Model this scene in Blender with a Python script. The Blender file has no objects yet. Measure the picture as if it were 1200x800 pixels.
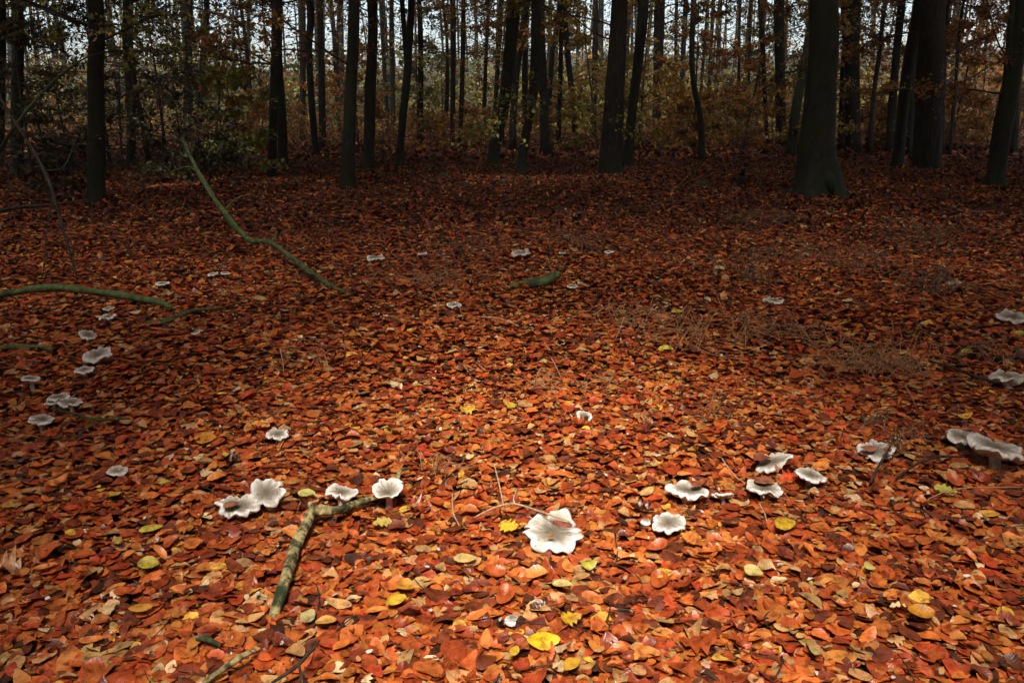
import bpy, math, random
import numpy as np
from mathutils import Vector, Matrix

random.seed(7)
rng = np.random.default_rng(11)
C = bpy.context.scene.collection
S = bpy.context.scene

# ------------------------------------------------------------------ camera
H, F, HZ = 1.1, 1000.0, 130.0             # eye height, focal length in px of the 1200 px picture, horizon row
PITCH = math.atan((400 - HZ) / F)
cam_d = bpy.data.cameras.new('camera'); cam = bpy.data.objects.new('camera', cam_d); C.objects.link(cam)
cam.location = (0, 0, H); cam.rotation_euler = (math.pi / 2 - PITCH, 0, 0)
cam_d.sensor_width = 36; cam_d.lens = 36 * F / 1200; cam_d.clip_start = 0.05; cam_d.clip_end = 2000
S.camera = cam

# ------------------------------------------------------------------ light
SUN_EL, SUN_AZ = 58.0, 188.0              # azimuth clockwise from +Y: high and behind the camera
se, sa = math.radians(SUN_EL), math.radians(SUN_AZ)
SUN = Vector((math.sin(sa) * math.cos(se), math.cos(sa) * math.cos(se), math.sin(se)))
world = bpy.data.worlds.new('World'); S.world = world; world.use_nodes = True
wn = world.node_tree.nodes; wl = world.node_tree.links
sky = wn.new('ShaderNodeTexSky'); sky.sky_type = 'NISHITA'; sky.sun_disc = False
sky.sun_elevation = se; sky.sun_rotation = sa
sky.air_density = 1.0; sky.dust_density = 4.0; sky.ozone_density = 1.0
bg = wn['Background']; bg.inputs['Strength'].default_value = 0.09
wl.new(sky.outputs[0], bg.inputs['Color'])
sun_d = bpy.data.lights.new('sun', 'SUN'); sun_d.energy = 1.5; sun_d.angle = math.radians(18)
sun_d.color = (1.0, 0.93, 0.82)
sun = bpy.data.objects.new('sun', sun_d); C.objects.link(sun)
sun.rotation_euler = SUN.to_track_quat('Z', 'Y').to_euler(); sun.location = (0, -10, 30)
S.view_settings.view_transform = 'Standard'; S.view_settings.look = 'None'
S.view_settings.exposure = 2.0; S.view_settings.gamma = 1.0
S.view_settings.use_curve_mapping = False
S.cycles.max_bounces = 5; S.cycles.diffuse_bounces = 3; S.cycles.glossy_bounces = 2
S.cycles.transmission_bounces = 3; S.cycles.caustics_reflective = False; S.cycles.caustics_refractive = False

# ------------------------------------------------------------------ picture -> place
cp, sp = math.cos(PITCH), math.sin(PITCH)
def ray(px, py):
    a, b = (px - 600) / F, (400 - py) / F
    return Vector((a, cp + b * sp, -sp + b * cp))
def gz(x, y):
    return (0.048 * np.sin(1.3 * x + 0.5) * np.sin(1.05 * y + 0.4) + 0.016 * np.sin(2.9 * x + 1.9 * y)
            + 0.012 * np.sin(4.7 * y - 1.3 * x + 1.0) - 0.02)
def at(px, py, z=0.0):                      # point on the ground (plus z) seen at that pixel
    d = ray(px, py); t = H / -d.z
    for _ in range(6):
        x, y = d.x * t, d.y * t
        t = (H - float(gz(x, y)) - z) / -d.z
    return Vector((d.x * t, d.y * t, H + d.z * t))
def atY(px, py, Y):                         # point at a distance Y ahead seen at that pixel
    d = ray(px, py); t = Y / d.y
    return Vector((d.x * t, Y, H + d.z * t))
def depth(p):
    return p.y * cp - (p.z - H) * sp
def top_z(Y, row=0):                        # height that shows at a picture row at distance Y
    return atY(600, row, Y).z

# ------------------------------------------------------------------ materials
def mat(name):
    m = bpy.data.materials.new(name); m.use_nodes = True
    nt = m.node_tree; return m, nt, nt.nodes, nt.links, nt.nodes['Principled BSDF']
def nd(nt, typ, **kw):
    n = nt.nodes.new(typ)
    for k, v in kw.items(): setattr(n, k, v)
    return n
def ramp(nt, stops, interp='LINEAR'):
    r = nt.nodes.new('ShaderNodeValToRGB'); r.color_ramp.interpolation = interp
    e = r.color_ramp.elements
    while len(e) > 1: e.remove(e[0])
    e[0].position = stops[0][0]; e[0].color = (*stops[0][1], 1)
    for p, c in stops[1:]:
        k = e.new(p); k.color = (*c, 1)
    return r
def math_n(nt, op, a, b=None):
    n = nt.nodes.new('ShaderNodeMath'); n.operation = op
    for i, v in enumerate((a, b)):
        if v is None: continue
        if isinstance(v, (int, float)): n.inputs[i].default_value = v
        else: nt.links.new(v, n.inputs[i])
    return n.outputs[0]

def leaf_material(name, rough, trans, spec=0.5, vein=True):
    m, nt, N, L, b = mat(name)
    col = nd(nt, 'ShaderNodeAttribute', attribute_name='leaf_col')
    uv = nd(nt, 'ShaderNodeAttribute', attribute_name='leaf_uv')
    out = N['Material Output']
    cur = col.outputs['Color']
    if vein:
        sx = nd(nt, 'ShaderNodeSeparateXYZ'); L.new(uv.outputs['Vector'], sx.inputs[0])
        av = math_n(nt, 'ABSOLUTE', sx.outputs[1])
        ph = math_n(nt, 'MULTIPLY', math_n(nt, 'SUBTRACT', sx.outputs[0], math_n(nt, 'MULTIPLY', av, 0.22)), 48.0)
        wv = math_n(nt, 'SINE', ph)
        rib = math_n(nt, 'POWER', math_n(nt, 'ADD', math_n(nt, 'MULTIPLY', wv, 0.5), 0.5), 5.0)
        mid = math_n(nt, 'LESS_THAN', av, 0.06)
        hgt = math_n(nt, 'MAXIMUM', rib, mid)
        geo = nd(nt, 'ShaderNodeNewGeometry')
        nz = nd(nt, 'ShaderNodeTexNoise'); nz.inputs['Scale'].default_value = 55; nz.inputs['Detail'].default_value = 4
        L.new(geo.outputs['Position'], nz.inputs['Vector'])
        r = ramp(nt, [(0.3, (0.45, 0.36, 0.30)), (0.5, (0.95, 0.95, 0.95)), (0.72, (1.3, 1.22, 1.1))])
        L.new(nz.outputs[0], r.inputs[0])
        mx = nd(nt, 'ShaderNodeMix', data_type='RGBA', blend_type='MULTIPLY'); mx.inputs[0].default_value = 1
        L.new(cur, mx.inputs[6]); L.new(r.outputs[0], mx.inputs[7])
        mv = nd(nt, 'ShaderNodeMix', data_type='RGBA', blend_type='MULTIPLY')
        L.new(math_n(nt, 'MULTIPLY', hgt, 0.30), mv.inputs[0]); L.new(mx.outputs[2], mv.inputs[6])
        mv.inputs[7].default_value = (0.45, 0.4, 0.35, 1)
        cur = mv.outputs[2]
        bp = nd(nt, 'ShaderNodeBump'); bp.inputs['Strength'].default_value = 0.22; bp.inputs['Distance'].default_value = 0.0025
        L.new(math_n(nt, 'SUBTRACT', math_n(nt, 'MULTIPLY', nz.outputs[0], 0.8), hgt), bp.inputs['Height'])
        L.new(bp.outputs[0], b.inputs['Normal'])
        rr = math_n(nt, 'ADD', math_n(nt, 'MULTIPLY', nz.outputs[0], 0.35), rough - 0.17)
        rr = math_n(nt, 'ADD', rr, math_n(nt, 'MULTIPLY', sx.outputs[2], 0.4))
        L.new(rr, b.inputs['Roughness'])
        L.new(math_n(nt, 'MULTIPLY', math_n(nt, 'SUBTRACT', 1.0, math_n(nt, 'MULTIPLY', sx.outputs[2], 0.55)), spec), b.inputs['Specular IOR Level'])
    else:
        b.inputs['Roughness'].default_value = rough
    L.new(cur, b.inputs['Base Color'])
    if not vein: b.inputs['Specular IOR Level'].default_value = spec
    if trans:
        t = nd(nt, 'ShaderNodeBsdfTranslucent'); L.new(cur, t.inputs[0])
        ms = nd(nt, 'ShaderNodeMixShader'); ms.inputs[0].default_value = trans
        L.new(b.outputs[0], ms.inputs[1]); L.new(t.outputs[0], ms.inputs[2]); L.new(ms.outputs[0], out.inputs['Surface'])
    return m

def bark_material(name, dark, light, moss, mossy, scale=7.0, stretch=0.16, dist=0.02, msc=2.2, foot=0.0):
    m, nt, N, L, b = mat(name)
    tc = nd(nt, 'ShaderNodeTexCoord'); mp = nd(nt, 'ShaderNodeMapping'); mp.inputs['Scale'].default_value = (1, 1, stretch)
    L.new(tc.outputs['Object'], mp.inputs[0])
    n1 = nd(nt, 'ShaderNodeTexNoise'); n1.inputs['Scale'].default_value = scale * 3; n1.inputs['Detail'].default_value = 6; n1.inputs['Roughness'].default_value = 0.65
    L.new(mp.outputs[0], n1.inputs['Vector'])
    n2 = nd(nt, 'ShaderNodeTexNoise'); n2.inputs['Scale'].default_value = msc; n2.inputs['Detail'].default_value = 5
    L.new(tc.outputs['Object'], n2.inputs['Vector'])
    r1 = ramp(nt, [(0.38, dark), (0.62, light)]); L.new(n1.outputs[0], r1.inputs[0])
    r2 = ramp(nt, [(0.62 - mossy * 0.4, (0, 0, 0)), (0.78 - mossy * 0.4, (1, 1, 1))]); L.new(n2.outputs[0], r2.inputs[0])
    fac = r2.outputs[0]
    if foot:                                  # moss climbs from the ground up the foot of the trunk
        sz = nd(nt, 'ShaderNodeSeparateXYZ'); L.new(tc.outputs['Object'], sz.inputs[0])
        low = math_n(nt, 'SUBTRACT', 1.0, math_n(nt, 'DIVIDE', sz.outputs[2], foot))
        f2 = math_n(nt, 'MULTIPLY', math_n(nt, 'MAXIMUM', low, 0.0), math_n(nt, 'MULTIPLY', n2.outputs[0], 1.6))
        fac = math_n(nt, 'MINIMUM', math_n(nt, 'MAXIMUM', f2, fac), 1.0)
    mx = nd(nt, 'ShaderNodeMix', data_type='RGBA'); L.new(fac, mx.inputs[0]); L.new(r1.outputs[0], mx.inputs[6])
    mx.inputs[7].default_value = (*moss, 1)
    L.new(mx.outputs[2], b.inputs['Base Color']); b.inputs['Roughness'].default_value = 0.8
    b.inputs['Specular IOR Level'].default_value = 0.25
    bp = nd(nt, 'ShaderNodeBump'); bp.inputs['Strength'].default_value = 0.8; bp.inputs['Distance'].default_value = dist
    L.new(n1.outputs[0], bp.inputs['Height']); L.new(bp.outputs[0], b.inputs['Normal'])
    return m

M_LITTER = leaf_material('wet_leaf', 0.33, 0.0)
M_YELLOW = leaf_material('fresh_fallen_leaf', 0.5, 0.0)
M_CROWN = leaf_material('crown_leaf', 0.55, 0.32, vein=False)
M_BEECH = bark_material('beech_bark', (0.012, 0.012, 0.009), (0.036, 0.035, 0.027), (0.022, 0.032, 0.012), 0.45, 5, 0.5, 0.014, 2.2, 0.7)
M_OAK = bark_material('furrowed_bark', (0.011, 0.009, 0.007), (0.050, 0.040, 0.031), (0.022, 0.030, 0.013), 0.15, 12, 0.14, 0.05, 2.2, 0.5)
M_TWIG = bark_material('twig_bark', (0.020, 0.016, 0.012), (0.06, 0.05, 0.038), (0.03, 0.035, 0.018), 0.1, 14, 0.5, 0.004)
M_FARBARK_SHADE = bark_material('far_bark_shaded', (0.008, 0.0075, 0.006), (0.018, 0.017, 0.014), (0.012, 0.015, 0.008), 0.2, 6, 0.4, 0.01)  # darker copy of the bark, with shade put into its colour
M_MOSS = bark_material('mossy_branch', (0.05, 0.08, 0.03), (0.12, 0.17, 0.06), (0.035, 0.05, 0.02), 0.3, 14, 0.4, 0.008, 9)
M_LICHEN = bark_material('lichen_branch', (0.045, 0.045, 0.022), (0.55, 0.45, 0.20), (0.030, 0.045, 0.018), 0.36, 22, 0.6, 0.012, 22)
M_DIM = bark_material('dim_green_bark', (0.02, 0.028, 0.012), (0.045, 0.06, 0.024), (0.02, 0.03, 0.012), 0.3, 14, 0.4, 0.006, 9)
M_STRAW = bark_material('dry_stalk', (0.30, 0.19, 0.10), (0.52, 0.38, 0.24), (0.4, 0.3, 0.2), 0.0, 30, 0.5, 0.001)
M_FERN = bark_material('dead_fern', (0.20, 0.105, 0.05), (0.40, 0.24, 0.12), (0.3, 0.16, 0.08), 0.0, 30, 0.5, 0.001)
M_FERN_D = bark_material('dark_dead_fern', (0.09, 0.065, 0.04), (0.22, 0.16, 0.09), (0.1, 0.08, 0.04), 0.0, 30, 0.5, 0.001)

def ground_material():
    m, nt, N, L, b = mat('leafy_soil')
    g = nd(nt, 'ShaderNodeNewGeometry')
    v = nd(nt, 'ShaderNodeTexVoronoi'); v.inputs['Scale'].default_value = 14; L.new(g.outputs['Position'], v.inputs['Vector'])
    sx = nd(nt, 'ShaderNodeSeparateColor'); L.new(v.outputs['Color'], sx.inputs[0])
    r = ramp(nt, [(0.0, (0.025, 0.012, 0.008)), (0.3, (0.09, 0.03, 0.015)), (0.6, (0.18, 0.055, 0.022)), (0.85, (0.26, 0.10, 0.04)), (1.0, (0.34, 0.2, 0.1))])
    L.new(sx.outputs[0], r.inputs[0])
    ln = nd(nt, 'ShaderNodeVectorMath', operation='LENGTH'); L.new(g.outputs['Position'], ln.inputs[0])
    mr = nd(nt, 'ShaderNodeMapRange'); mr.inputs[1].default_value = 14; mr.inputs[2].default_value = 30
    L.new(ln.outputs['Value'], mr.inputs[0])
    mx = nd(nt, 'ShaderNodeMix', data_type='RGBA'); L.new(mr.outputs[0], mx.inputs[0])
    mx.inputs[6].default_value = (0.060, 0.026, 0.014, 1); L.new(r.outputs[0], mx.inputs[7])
    L.new(mx.outputs[2], b.inputs['Base Color']); b.inputs['Roughness'].default_value = 0.9; b.inputs['Specular IOR Level'].default_value = 0.1
    return m
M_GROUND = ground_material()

def cap_material():
    m, nt, N, L, b = mat('mushroom_cap')
    uv = nd(nt, 'ShaderNodeAttribute', attribute_name='leaf_uv'); sx = nd(nt, 'ShaderNodeSeparateXYZ'); L.new(uv.outputs['Vector'], sx.inputs[0])
    g = nd(nt, 'ShaderNodeNewGeometry'); nz = nd(nt, 'ShaderNodeTexNoise'); nz.inputs['Scale'].default_value = 45; nz.inputs['Detail'].default_value = 5
    L.new(g.outputs['Position'], nz.inputs['Vector'])
    k = math_n(nt, 'ADD', sx.outputs[0], math_n(nt, 'MULTIPLY', math_n(nt, 'SUBTRACT', nz.outputs[0], 0.5), 0.55))
    r = ramp(nt, [(0.1, (0.13, 0.10, 0.07)), (0.45, (0.26, 0.23, 0.18)), (0.76, (0.52, 0.49, 0.43)), (0.96, (0.84, 0.83, 0.79))])
    L.new(k, r.inputs[0]); b.inputs['Roughness'].default_value = 0.5
    n3 = nd(nt, 'ShaderNodeTexNoise'); n3.inputs['Scale'].default_value = 120; n3.inputs['Detail'].default_value = 6; L.new(g.outputs['Position'], n3.inputs['Vector'])
    rs = ramp(nt, [(0.60, (1, 1, 1)), (0.68, (0.45, 0.32, 0.2))]); L.new(n3.outputs[0], rs.inputs[0])   # specks of soil
    ms_ = nd(nt, 'ShaderNodeMix', data_type='RGBA', blend_type='MULTIPLY'); ms_.inputs[0].default_value = 0.8
    L.new(r.outputs[0], ms_.inputs[6]); L.new(rs.outputs[0], ms_.inputs[7]); L.new(ms_.outputs[2], b.inputs['Base Color'])
    b.inputs['Specular IOR Level'].default_value = 0.35
    b.inputs['Subsurface Weight'].default_value = 0.15; b.inputs['Subsurface Radius'].default_value = (0.004, 0.003, 0.002)
    bp = nd(nt, 'ShaderNodeBump'); bp.inputs['Strength'].default_value = 0.3; bp.inputs['Distance'].default_value = 0.003
    L.new(nz.outputs[0], bp.inputs['Height']); L.new(bp.outputs[0], b.inputs['Normal'])
    return m
def plain_noise(name, c1, c2, rough, sc):
    m, nt, N, L, b = mat(name)
    tc = nd(nt, 'ShaderNodeNewGeometry'); nz = nd(nt, 'ShaderNodeTexNoise'); nz.inputs['Scale'].default_value = sc; nz.inputs['Detail'].default_value = 5
    L.new(tc.outputs['Position'], nz.inputs['Vector'])
    r = ramp(nt, [(0.3, c1), (0.7, c2)]); L.new(nz.outputs[0], r.inputs[0]); L.new(r.outputs[0], b.inputs['Base Color'])
    b.inputs['Roughness'].default_value = rough
    bp = nd(nt, 'ShaderNodeBump'); bp.inputs['Strength'].default_value = 0.5; bp.inputs['Distance'].default_value = 0.003
    L.new(nz.outputs[0], bp.inputs['Height']); L.new(bp.outputs[0], b.inputs['Normal'])
    return m
M_CAP = cap_material()
M_STEM = plain_noise('mushroom_stem', (0.50, 0.47, 0.42), (0.80, 0.78, 0.74), 0.7, 60)
M_GILL = plain_noise('mushroom_gills', (0.66, 0.61, 0.52), (0.82, 0.79, 0.72), 0.7, 60)
M_MOUND = plain_noise('moss_mound', (0.018, 0.022, 0.010), (0.06, 0.065, 0.028), 0.9, 30)

# ------------------------------------------------------------------ mesh helpers
def mesh_np(name, V, T, attrs=None, material=None, smooth=True):
    me = bpy.data.meshes.new(name)
    V = np.asarray(V, np.float32); T = np.asarray(T, np.int32)
    n, k = T.shape
    me.vertices.add(len(V)); me.vertices.foreach_set('co', V.ravel())
    me.loops.add(n * k); me.loops.foreach_set('vertex_index', T.ravel())
    me.polygons.add(n); me.polygons.foreach_set('loop_start', np.arange(0, n * k, k, dtype=np.int32))
    if smooth: me.polygons.foreach_set('use_smooth', np.ones(n, bool))
    for key, (typ, arr) in (attrs or {}).items():
        a = me.attributes.new(key, typ, 'POINT')
        a.data.foreach_set('color' if typ == 'FLOAT_COLOR' else 'vector', np.asarray(arr, np.float32).ravel())
    me.update(calc_edges=True); me.validate()
    if material: me.materials.append(material)
    return me
def link(name, me, parent=None, loc=None):
    o = bpy.data.objects.new(name, me); C.objects.link(o)
    if parent is not None: o.parent = parent
    if loc is not None: o.location = loc
    return o
def tag(o, label=None, cat=None, group=None, kind=None):
    if label: o['label'] = label
    if cat: o['category'] = cat
    if group: o['group'] = group
    if kind: o['kind'] = kind
    return o
def empty(name, loc, label, cat, group=None):
    o = bpy.data.objects.new(name, None); C.objects.link(o); o.location = loc
    o.empty_display_size = 0.1
    return tag(o, label, cat, group)

class Tubes:                                 # collects tapered tubes into one mesh
    def __init__(s): s.V, s.T, s.n = [], [], 0
    def add(s, pts, radii, sides=6, bump=0.0, flare=0.0, lobes=None, cap=True, seed=0, ridge=0.0, rib=9):
        P = np.array([tuple(p) for p in pts], float); R = np.array(radii, float); m = len(P)
        tg = np.gradient(P, axis=0); tg /= np.linalg.norm(tg, axis=1)[:, None] + 1e-12
        ref = np.array([1.0, 0, 0]) if abs(tg[:, 0]).mean() < 0.8 else np.array([0, 0, 1.0])
        u = np.cross(tg, ref); u /= np.linalg.norm(u, axis=1)[:, None] + 1e-12
        w = np.cross(tg, u)
        th = np.linspace(0, 2 * np.pi, sides, endpoint=False)
        Th, I = np.meshgrid(th, np.arange(m))
        rr = np.repeat(R[:, None], sides, 1)
        if bump:
            sd = seed * 1.7; hgt = np.cumsum(np.r_[0, np.linalg.norm(np.diff(P, axis=0), axis=1)])[:, None] / max(R.mean(), 1e-4)
            rr = rr * (1 + bump * (np.sin(Th * 2 + hgt * 0.21 + sd) * 0.5 + np.sin(Th * 3 - hgt * 0.34 + sd * 2) * 0.35 + np.sin(Th + hgt * 0.9 + sd) * 0.25 + np.sin(Th * 5 + hgt * 1.3 + 3 * sd) * 0.2))
        if ridge:
            hgt2 = np.cumsum(np.r_[0, np.linalg.norm(np.diff(P, axis=0), axis=1)])[:, None] / max(R.mean(), 1e-4)
            rr = rr * (1 + ridge * np.abs(np.sin(Th * rib / 2 + 0.8 * np.sin(hgt2 * 0.8 + Th * 2))) - ridge * 0.5)
        if flare:
            hh = (P[:, 2] - P[0, 2])[:, None] / (R[0] * 2 + 1e-6)
            lob = 0.45 + 0.55 * (0.5 + 0.5 * np.cos(Th * (lobes or 5) + seed + 0.8 * np.sin(Th * 2 + seed))) ** 1.5
            rr = rr * (1 + flare * np.exp(-np.clip(hh, 0, None) * 2.2) * lob)
        Q = P[:, None, :] + rr[..., None] * (np.cos(Th)[..., None] * u[:, None, :] + np.sin(Th)[..., None] * w[:, None, :])
        base = s.n; s.V.append(Q.reshape(-1, 3)); s.n += m * sides
        i = np.arange(m - 1)[:, None] * sides; j = np.arange(sides)[None, :]; jn = (j + 1) % sides
        a, b_, c, d = base + i + j, base + i + jn, base + i + sides + jn, base + i + sides + j
        s.T.append(np.stack([a, b_, c], -1).reshape(-1, 3)); s.T.append(np.stack([a, c, d], -1).reshape(-1, 3))
        if cap:
            for e, row in ((0, 0), (1, m - 1)):
                s.V.append(P[row][None, :]); ci = s.n; s.n += 1
                jj = np.arange(sides); o1 = base + row * sides + jj; o2 = base + row * sides + (jj + 1) % sides
                s.T.append(np.stack([np.full(sides, ci), o2 if e == 0 else o1, o1 if e == 0 else o2], -1))
        return s
    def arrays(s): return np.concatenate(s.V), np.concatenate(s.T)
    def mesh(s, name, material, origin=(0, 0, 0)):
        V, T = s.arrays(); return mesh_np(name, V - np.array(tuple(origin)), T, None, material)

def spline(pts, n):                          # Catmull-Rom through rows of values
    P = np.array([tuple(p) for p in pts], float)
    if len(P) == 2:
        t = np.linspace(0, 1, n)[:, None]; return P[0] * (1 - t) + P[1] * t
    E = np.vstack([2 * P[0] - P[1], P, 2 * P[-1] - P[-2]])
    t = np.linspace(0, len(P) - 1, n); i = np.minimum(t.astype(int), len(P) - 2); f = (t - i)[:, None]
    a, b, c, d = E[i], E[i + 1], E[i + 2], E[i + 3]
    return 0.5 * (2 * b + (c - a) * f + (2 * a - 5 * b + 4 * c - d) * f ** 2 + (3 * b - a - 3 * c + d) * f ** 3)

# ------------------------------------------------------------------ leaves (vectorised)
def leaf_template(stations, across, lobed=False):
    """vertices (u along, v across -1..1, half width factor) and triangles of one leaf"""
    us = (1 - np.cos(np.linspace(0, np.pi, stations + 2)[1:-1] * 0.94 + 0.03 * np.pi)) / 2 if not lobed else np.linspace(0, 1, stations + 2)[1:-1]
    vs = np.linspace(-1, 1, across)
    U, Vv, Wd = [0.0], [0.0], [0.0]
    for q, u in enumerate(us):
        w = math.sin(math.pi * u ** 0.92) ** 0.62
        if lobed: w *= 1.25 if q % 2 == 0 else 0.62
        for v in vs: U.append(u); Vv.append(v); Wd.append(w)
    U.append(1.0); Vv.append(0.0); Wd.append(0.0)
    T = []
    for k in range(across - 1): T.append((0, 1 + k + 1, 1 + k))
    for q in range(stations - 1):
        for k in range(across - 1):
            a = 1 + q * across + k; T.append((a, a + 1, a + across + 1)); T.append((a, a + across + 1, a + across))
    last = 1 + stations * across; o = 1 + (stations - 1) * across
    for k in range(across - 1): T.append((o + k, o + k + 1, last))
    return np.array(U), np.array(Vv), np.array(Wd), np.array(T)
T_BIG = leaf_template(6, 5); T_LOBE = leaf_template(7, 5, True); T_NEAR = leaf_template(4, 3); T_MID = leaf_template(2, 3); T_FAR = leaf_template(1, 3)
T_FLAT = (np.array([0, .5, .5, 1.0]), np.array([0, -1, 1, 0.0]), np.array([0, 1, 1, 0.0]), np.array([(0, 2, 1), (1, 2, 3)]))

def leaves(tpl, pos, length, yaw, pitch, roll, col, curl=0.25, width=0.62, jitter=0.06, wildness=0.16):
    """arrays (V, T, uv, col) of one leaf per row of pos"""
    U, Vv, Wd, T = tpl; n, k = len(pos), len(U)
    L = np.asarray(length)[:, None]
    cA = rng.normal(0, curl, n)[:, None]; cB = rng.normal(0, curl, n)[:, None]; tw = rng.normal(0, curl * 1.2, n)[:, None]
    wd = (width * rng.uniform(0.68, 1.28, n))[:, None]
    wild = rng.random(n)[:, None] < wildness; cA = np.where(wild, cA * 1.8, cA); cB = np.where(wild, cB * 2.0, cB)
    jitter = jitter * np.where(rng.random(n)[:, None] < 0.25, 2.2, 1.0)
    hw = 0.5 * wd * Wd[None, :] * (1 + rng.normal(0, 1, (n, k)) * jitter)
    x = (U[None, :] - 0.5) + 0 * hw; y = Vv[None, :] * hw
    z = cA * 2.2 * y ** 2 * 2 + cB * 0.9 * (x ** 2) * 2 + tw * x * y * 2 + np.abs(y) * rng.uniform(-0.12, 0.22, n)[:, None] + rng.normal(0, 1, (n, k)) * jitter * 0.25
    y = y + 0.10 * rng.normal(0, 1, n)[:, None] * (x ** 2) * 2
    x, y, z = x * L, y * L, z * L
    cr, sr = np.cos(roll)[:, None], np.sin(roll)[:, None]; y, z = y * cr - z * sr, y * sr + z * cr
    c2, s2 = np.cos(pitch)[:, None], np.sin(pitch)[:, None]; x, z = x * c2 - z * s2, x * s2 + z * c2
    cy, sy = np.cos(yaw)[:, None], np.sin(yaw)[:, None]; x, y = x * cy - y * sy, x * sy + y * cy
    V = np.stack([x, y, z], -1) + np.asarray(pos)[:, None, :]
    TT = (T[None, :, :] + (np.arange(n) * k)[:, None, None]).reshape(-1, 3)
    uv = np.zeros((n, k, 3)); uv[..., 0] = U; uv[..., 1] = Vv
    cc = np.ones((n, k, 4)); cc[..., :3] = np.asarray(col)[:, None, :]
    return V.reshape(-1, 3), TT, uv.reshape(-1, 3), cc.reshape(-1, 4)
def join(parts):
    Vs, Ts, us, cs, n = [], [], [], [], 0
    for V, T, u, c in parts:
        Vs.append(V); Ts.append(T + n); us.append(u); cs.append(c); n += len(V)
    return np.concatenate(Vs), np.concatenate(Ts), np.concatenate(us), np.concatenate(cs)
def leaf_mesh(name, arr, material, origin=(0, 0, 0)):
    V, T, u, c = arr
    return mesh_np(name, V - np.array(tuple(origin)), T, {'leaf_uv': ('FLOAT_VECTOR', u), 'leaf_col': ('FLOAT_COLOR', c)}, material)

PAL = np.array([(0.36, 0.078, 0.020), (0.27, 0.050, 0.015), (0.45, 0.125, 0.028), (0.17, 0.036, 0.016), (0.10, 0.028, 0.014),
                (0.45, 0.17, 0.042), (0.38, 0.055, 0.018), (0.42, 0.24, 0.105), (0.055, 0.022, 0.013), (0.60, 0.36, 0.06), (0.58, 0.44, 0.28)])
PW = np.array([0.19, 0.15, 0.18, 0.12, 0.08, 0.13, 0.055, 0.105, 0.03, 0.012, 0.012]); PW /= PW.sum()
def litter_cols(n):
    c = PAL[rng.choice(len(PAL), n, p=PW)]
    return c * np.array([1.10, 1.05, 0.92]) * rng.uniform(0.75, 1.25, (n, 1)) * rng.uniform(0.92, 1.08, (n, 3))
AUT = {'orange': [(0.34, 0.14, 0.025), (0.28, 0.11, 0.022), (0.38, 0.21, 0.035), (0.18, 0.11, 0.025)],
       'lime': [(0.28, 0.28, 0.05), (0.23, 0.25, 0.045), (0.36, 0.30, 0.05), (0.16, 0.19, 0.04)],
       'yellow': [(0.40, 0.28, 0.045), (0.32, 0.23, 0.04), (0.22, 0.20, 0.04), (0.36, 0.20, 0.035)],
       'olive': [(0.17, 0.17, 0.04), (0.12, 0.13, 0.035), (0.27, 0.23, 0.05), (0.09, 0.10, 0.03)],
       'dark': [(0.06, 0.06, 0.022), (0.07, 0.05, 0.02), (0.04, 0.048, 0.018), (0.11, 0.075, 0.025)]}  # dark: backlit, shaded foliage, with the shade put into the leaf colour
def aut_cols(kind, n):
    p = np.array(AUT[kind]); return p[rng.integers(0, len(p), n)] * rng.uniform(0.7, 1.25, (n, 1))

# ------------------------------------------------------------------ ground
gx = np.unique(np.concatenate([np.arange(-6, 6.01, 0.12), np.arange(-30, 30, 1.0), np.arange(-300, 301, 15)]).round(3))
gy = np.unique(np.concatenate([np.arange(-2, 10, 0.12), np.arange(-30, 45, 1.0), np.arange(-300, 601, 15)]).round(3))
X, Y = np.meshgrid(gx, gy); Z = gz(X, Y)
idx = np.arange(X.size).reshape(X.shape)
q = np.stack([idx[:-1, :-1], idx[:-1, 1:], idx[1:, 1:], idx[1:, :-1]], -1).reshape(-1, 4)
ground = link('ground', mesh_np('ground', np.stack([X, Y, Z], -1).reshape(-1, 3), q, None, M_GROUND)); tag(ground, kind='structure')

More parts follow.
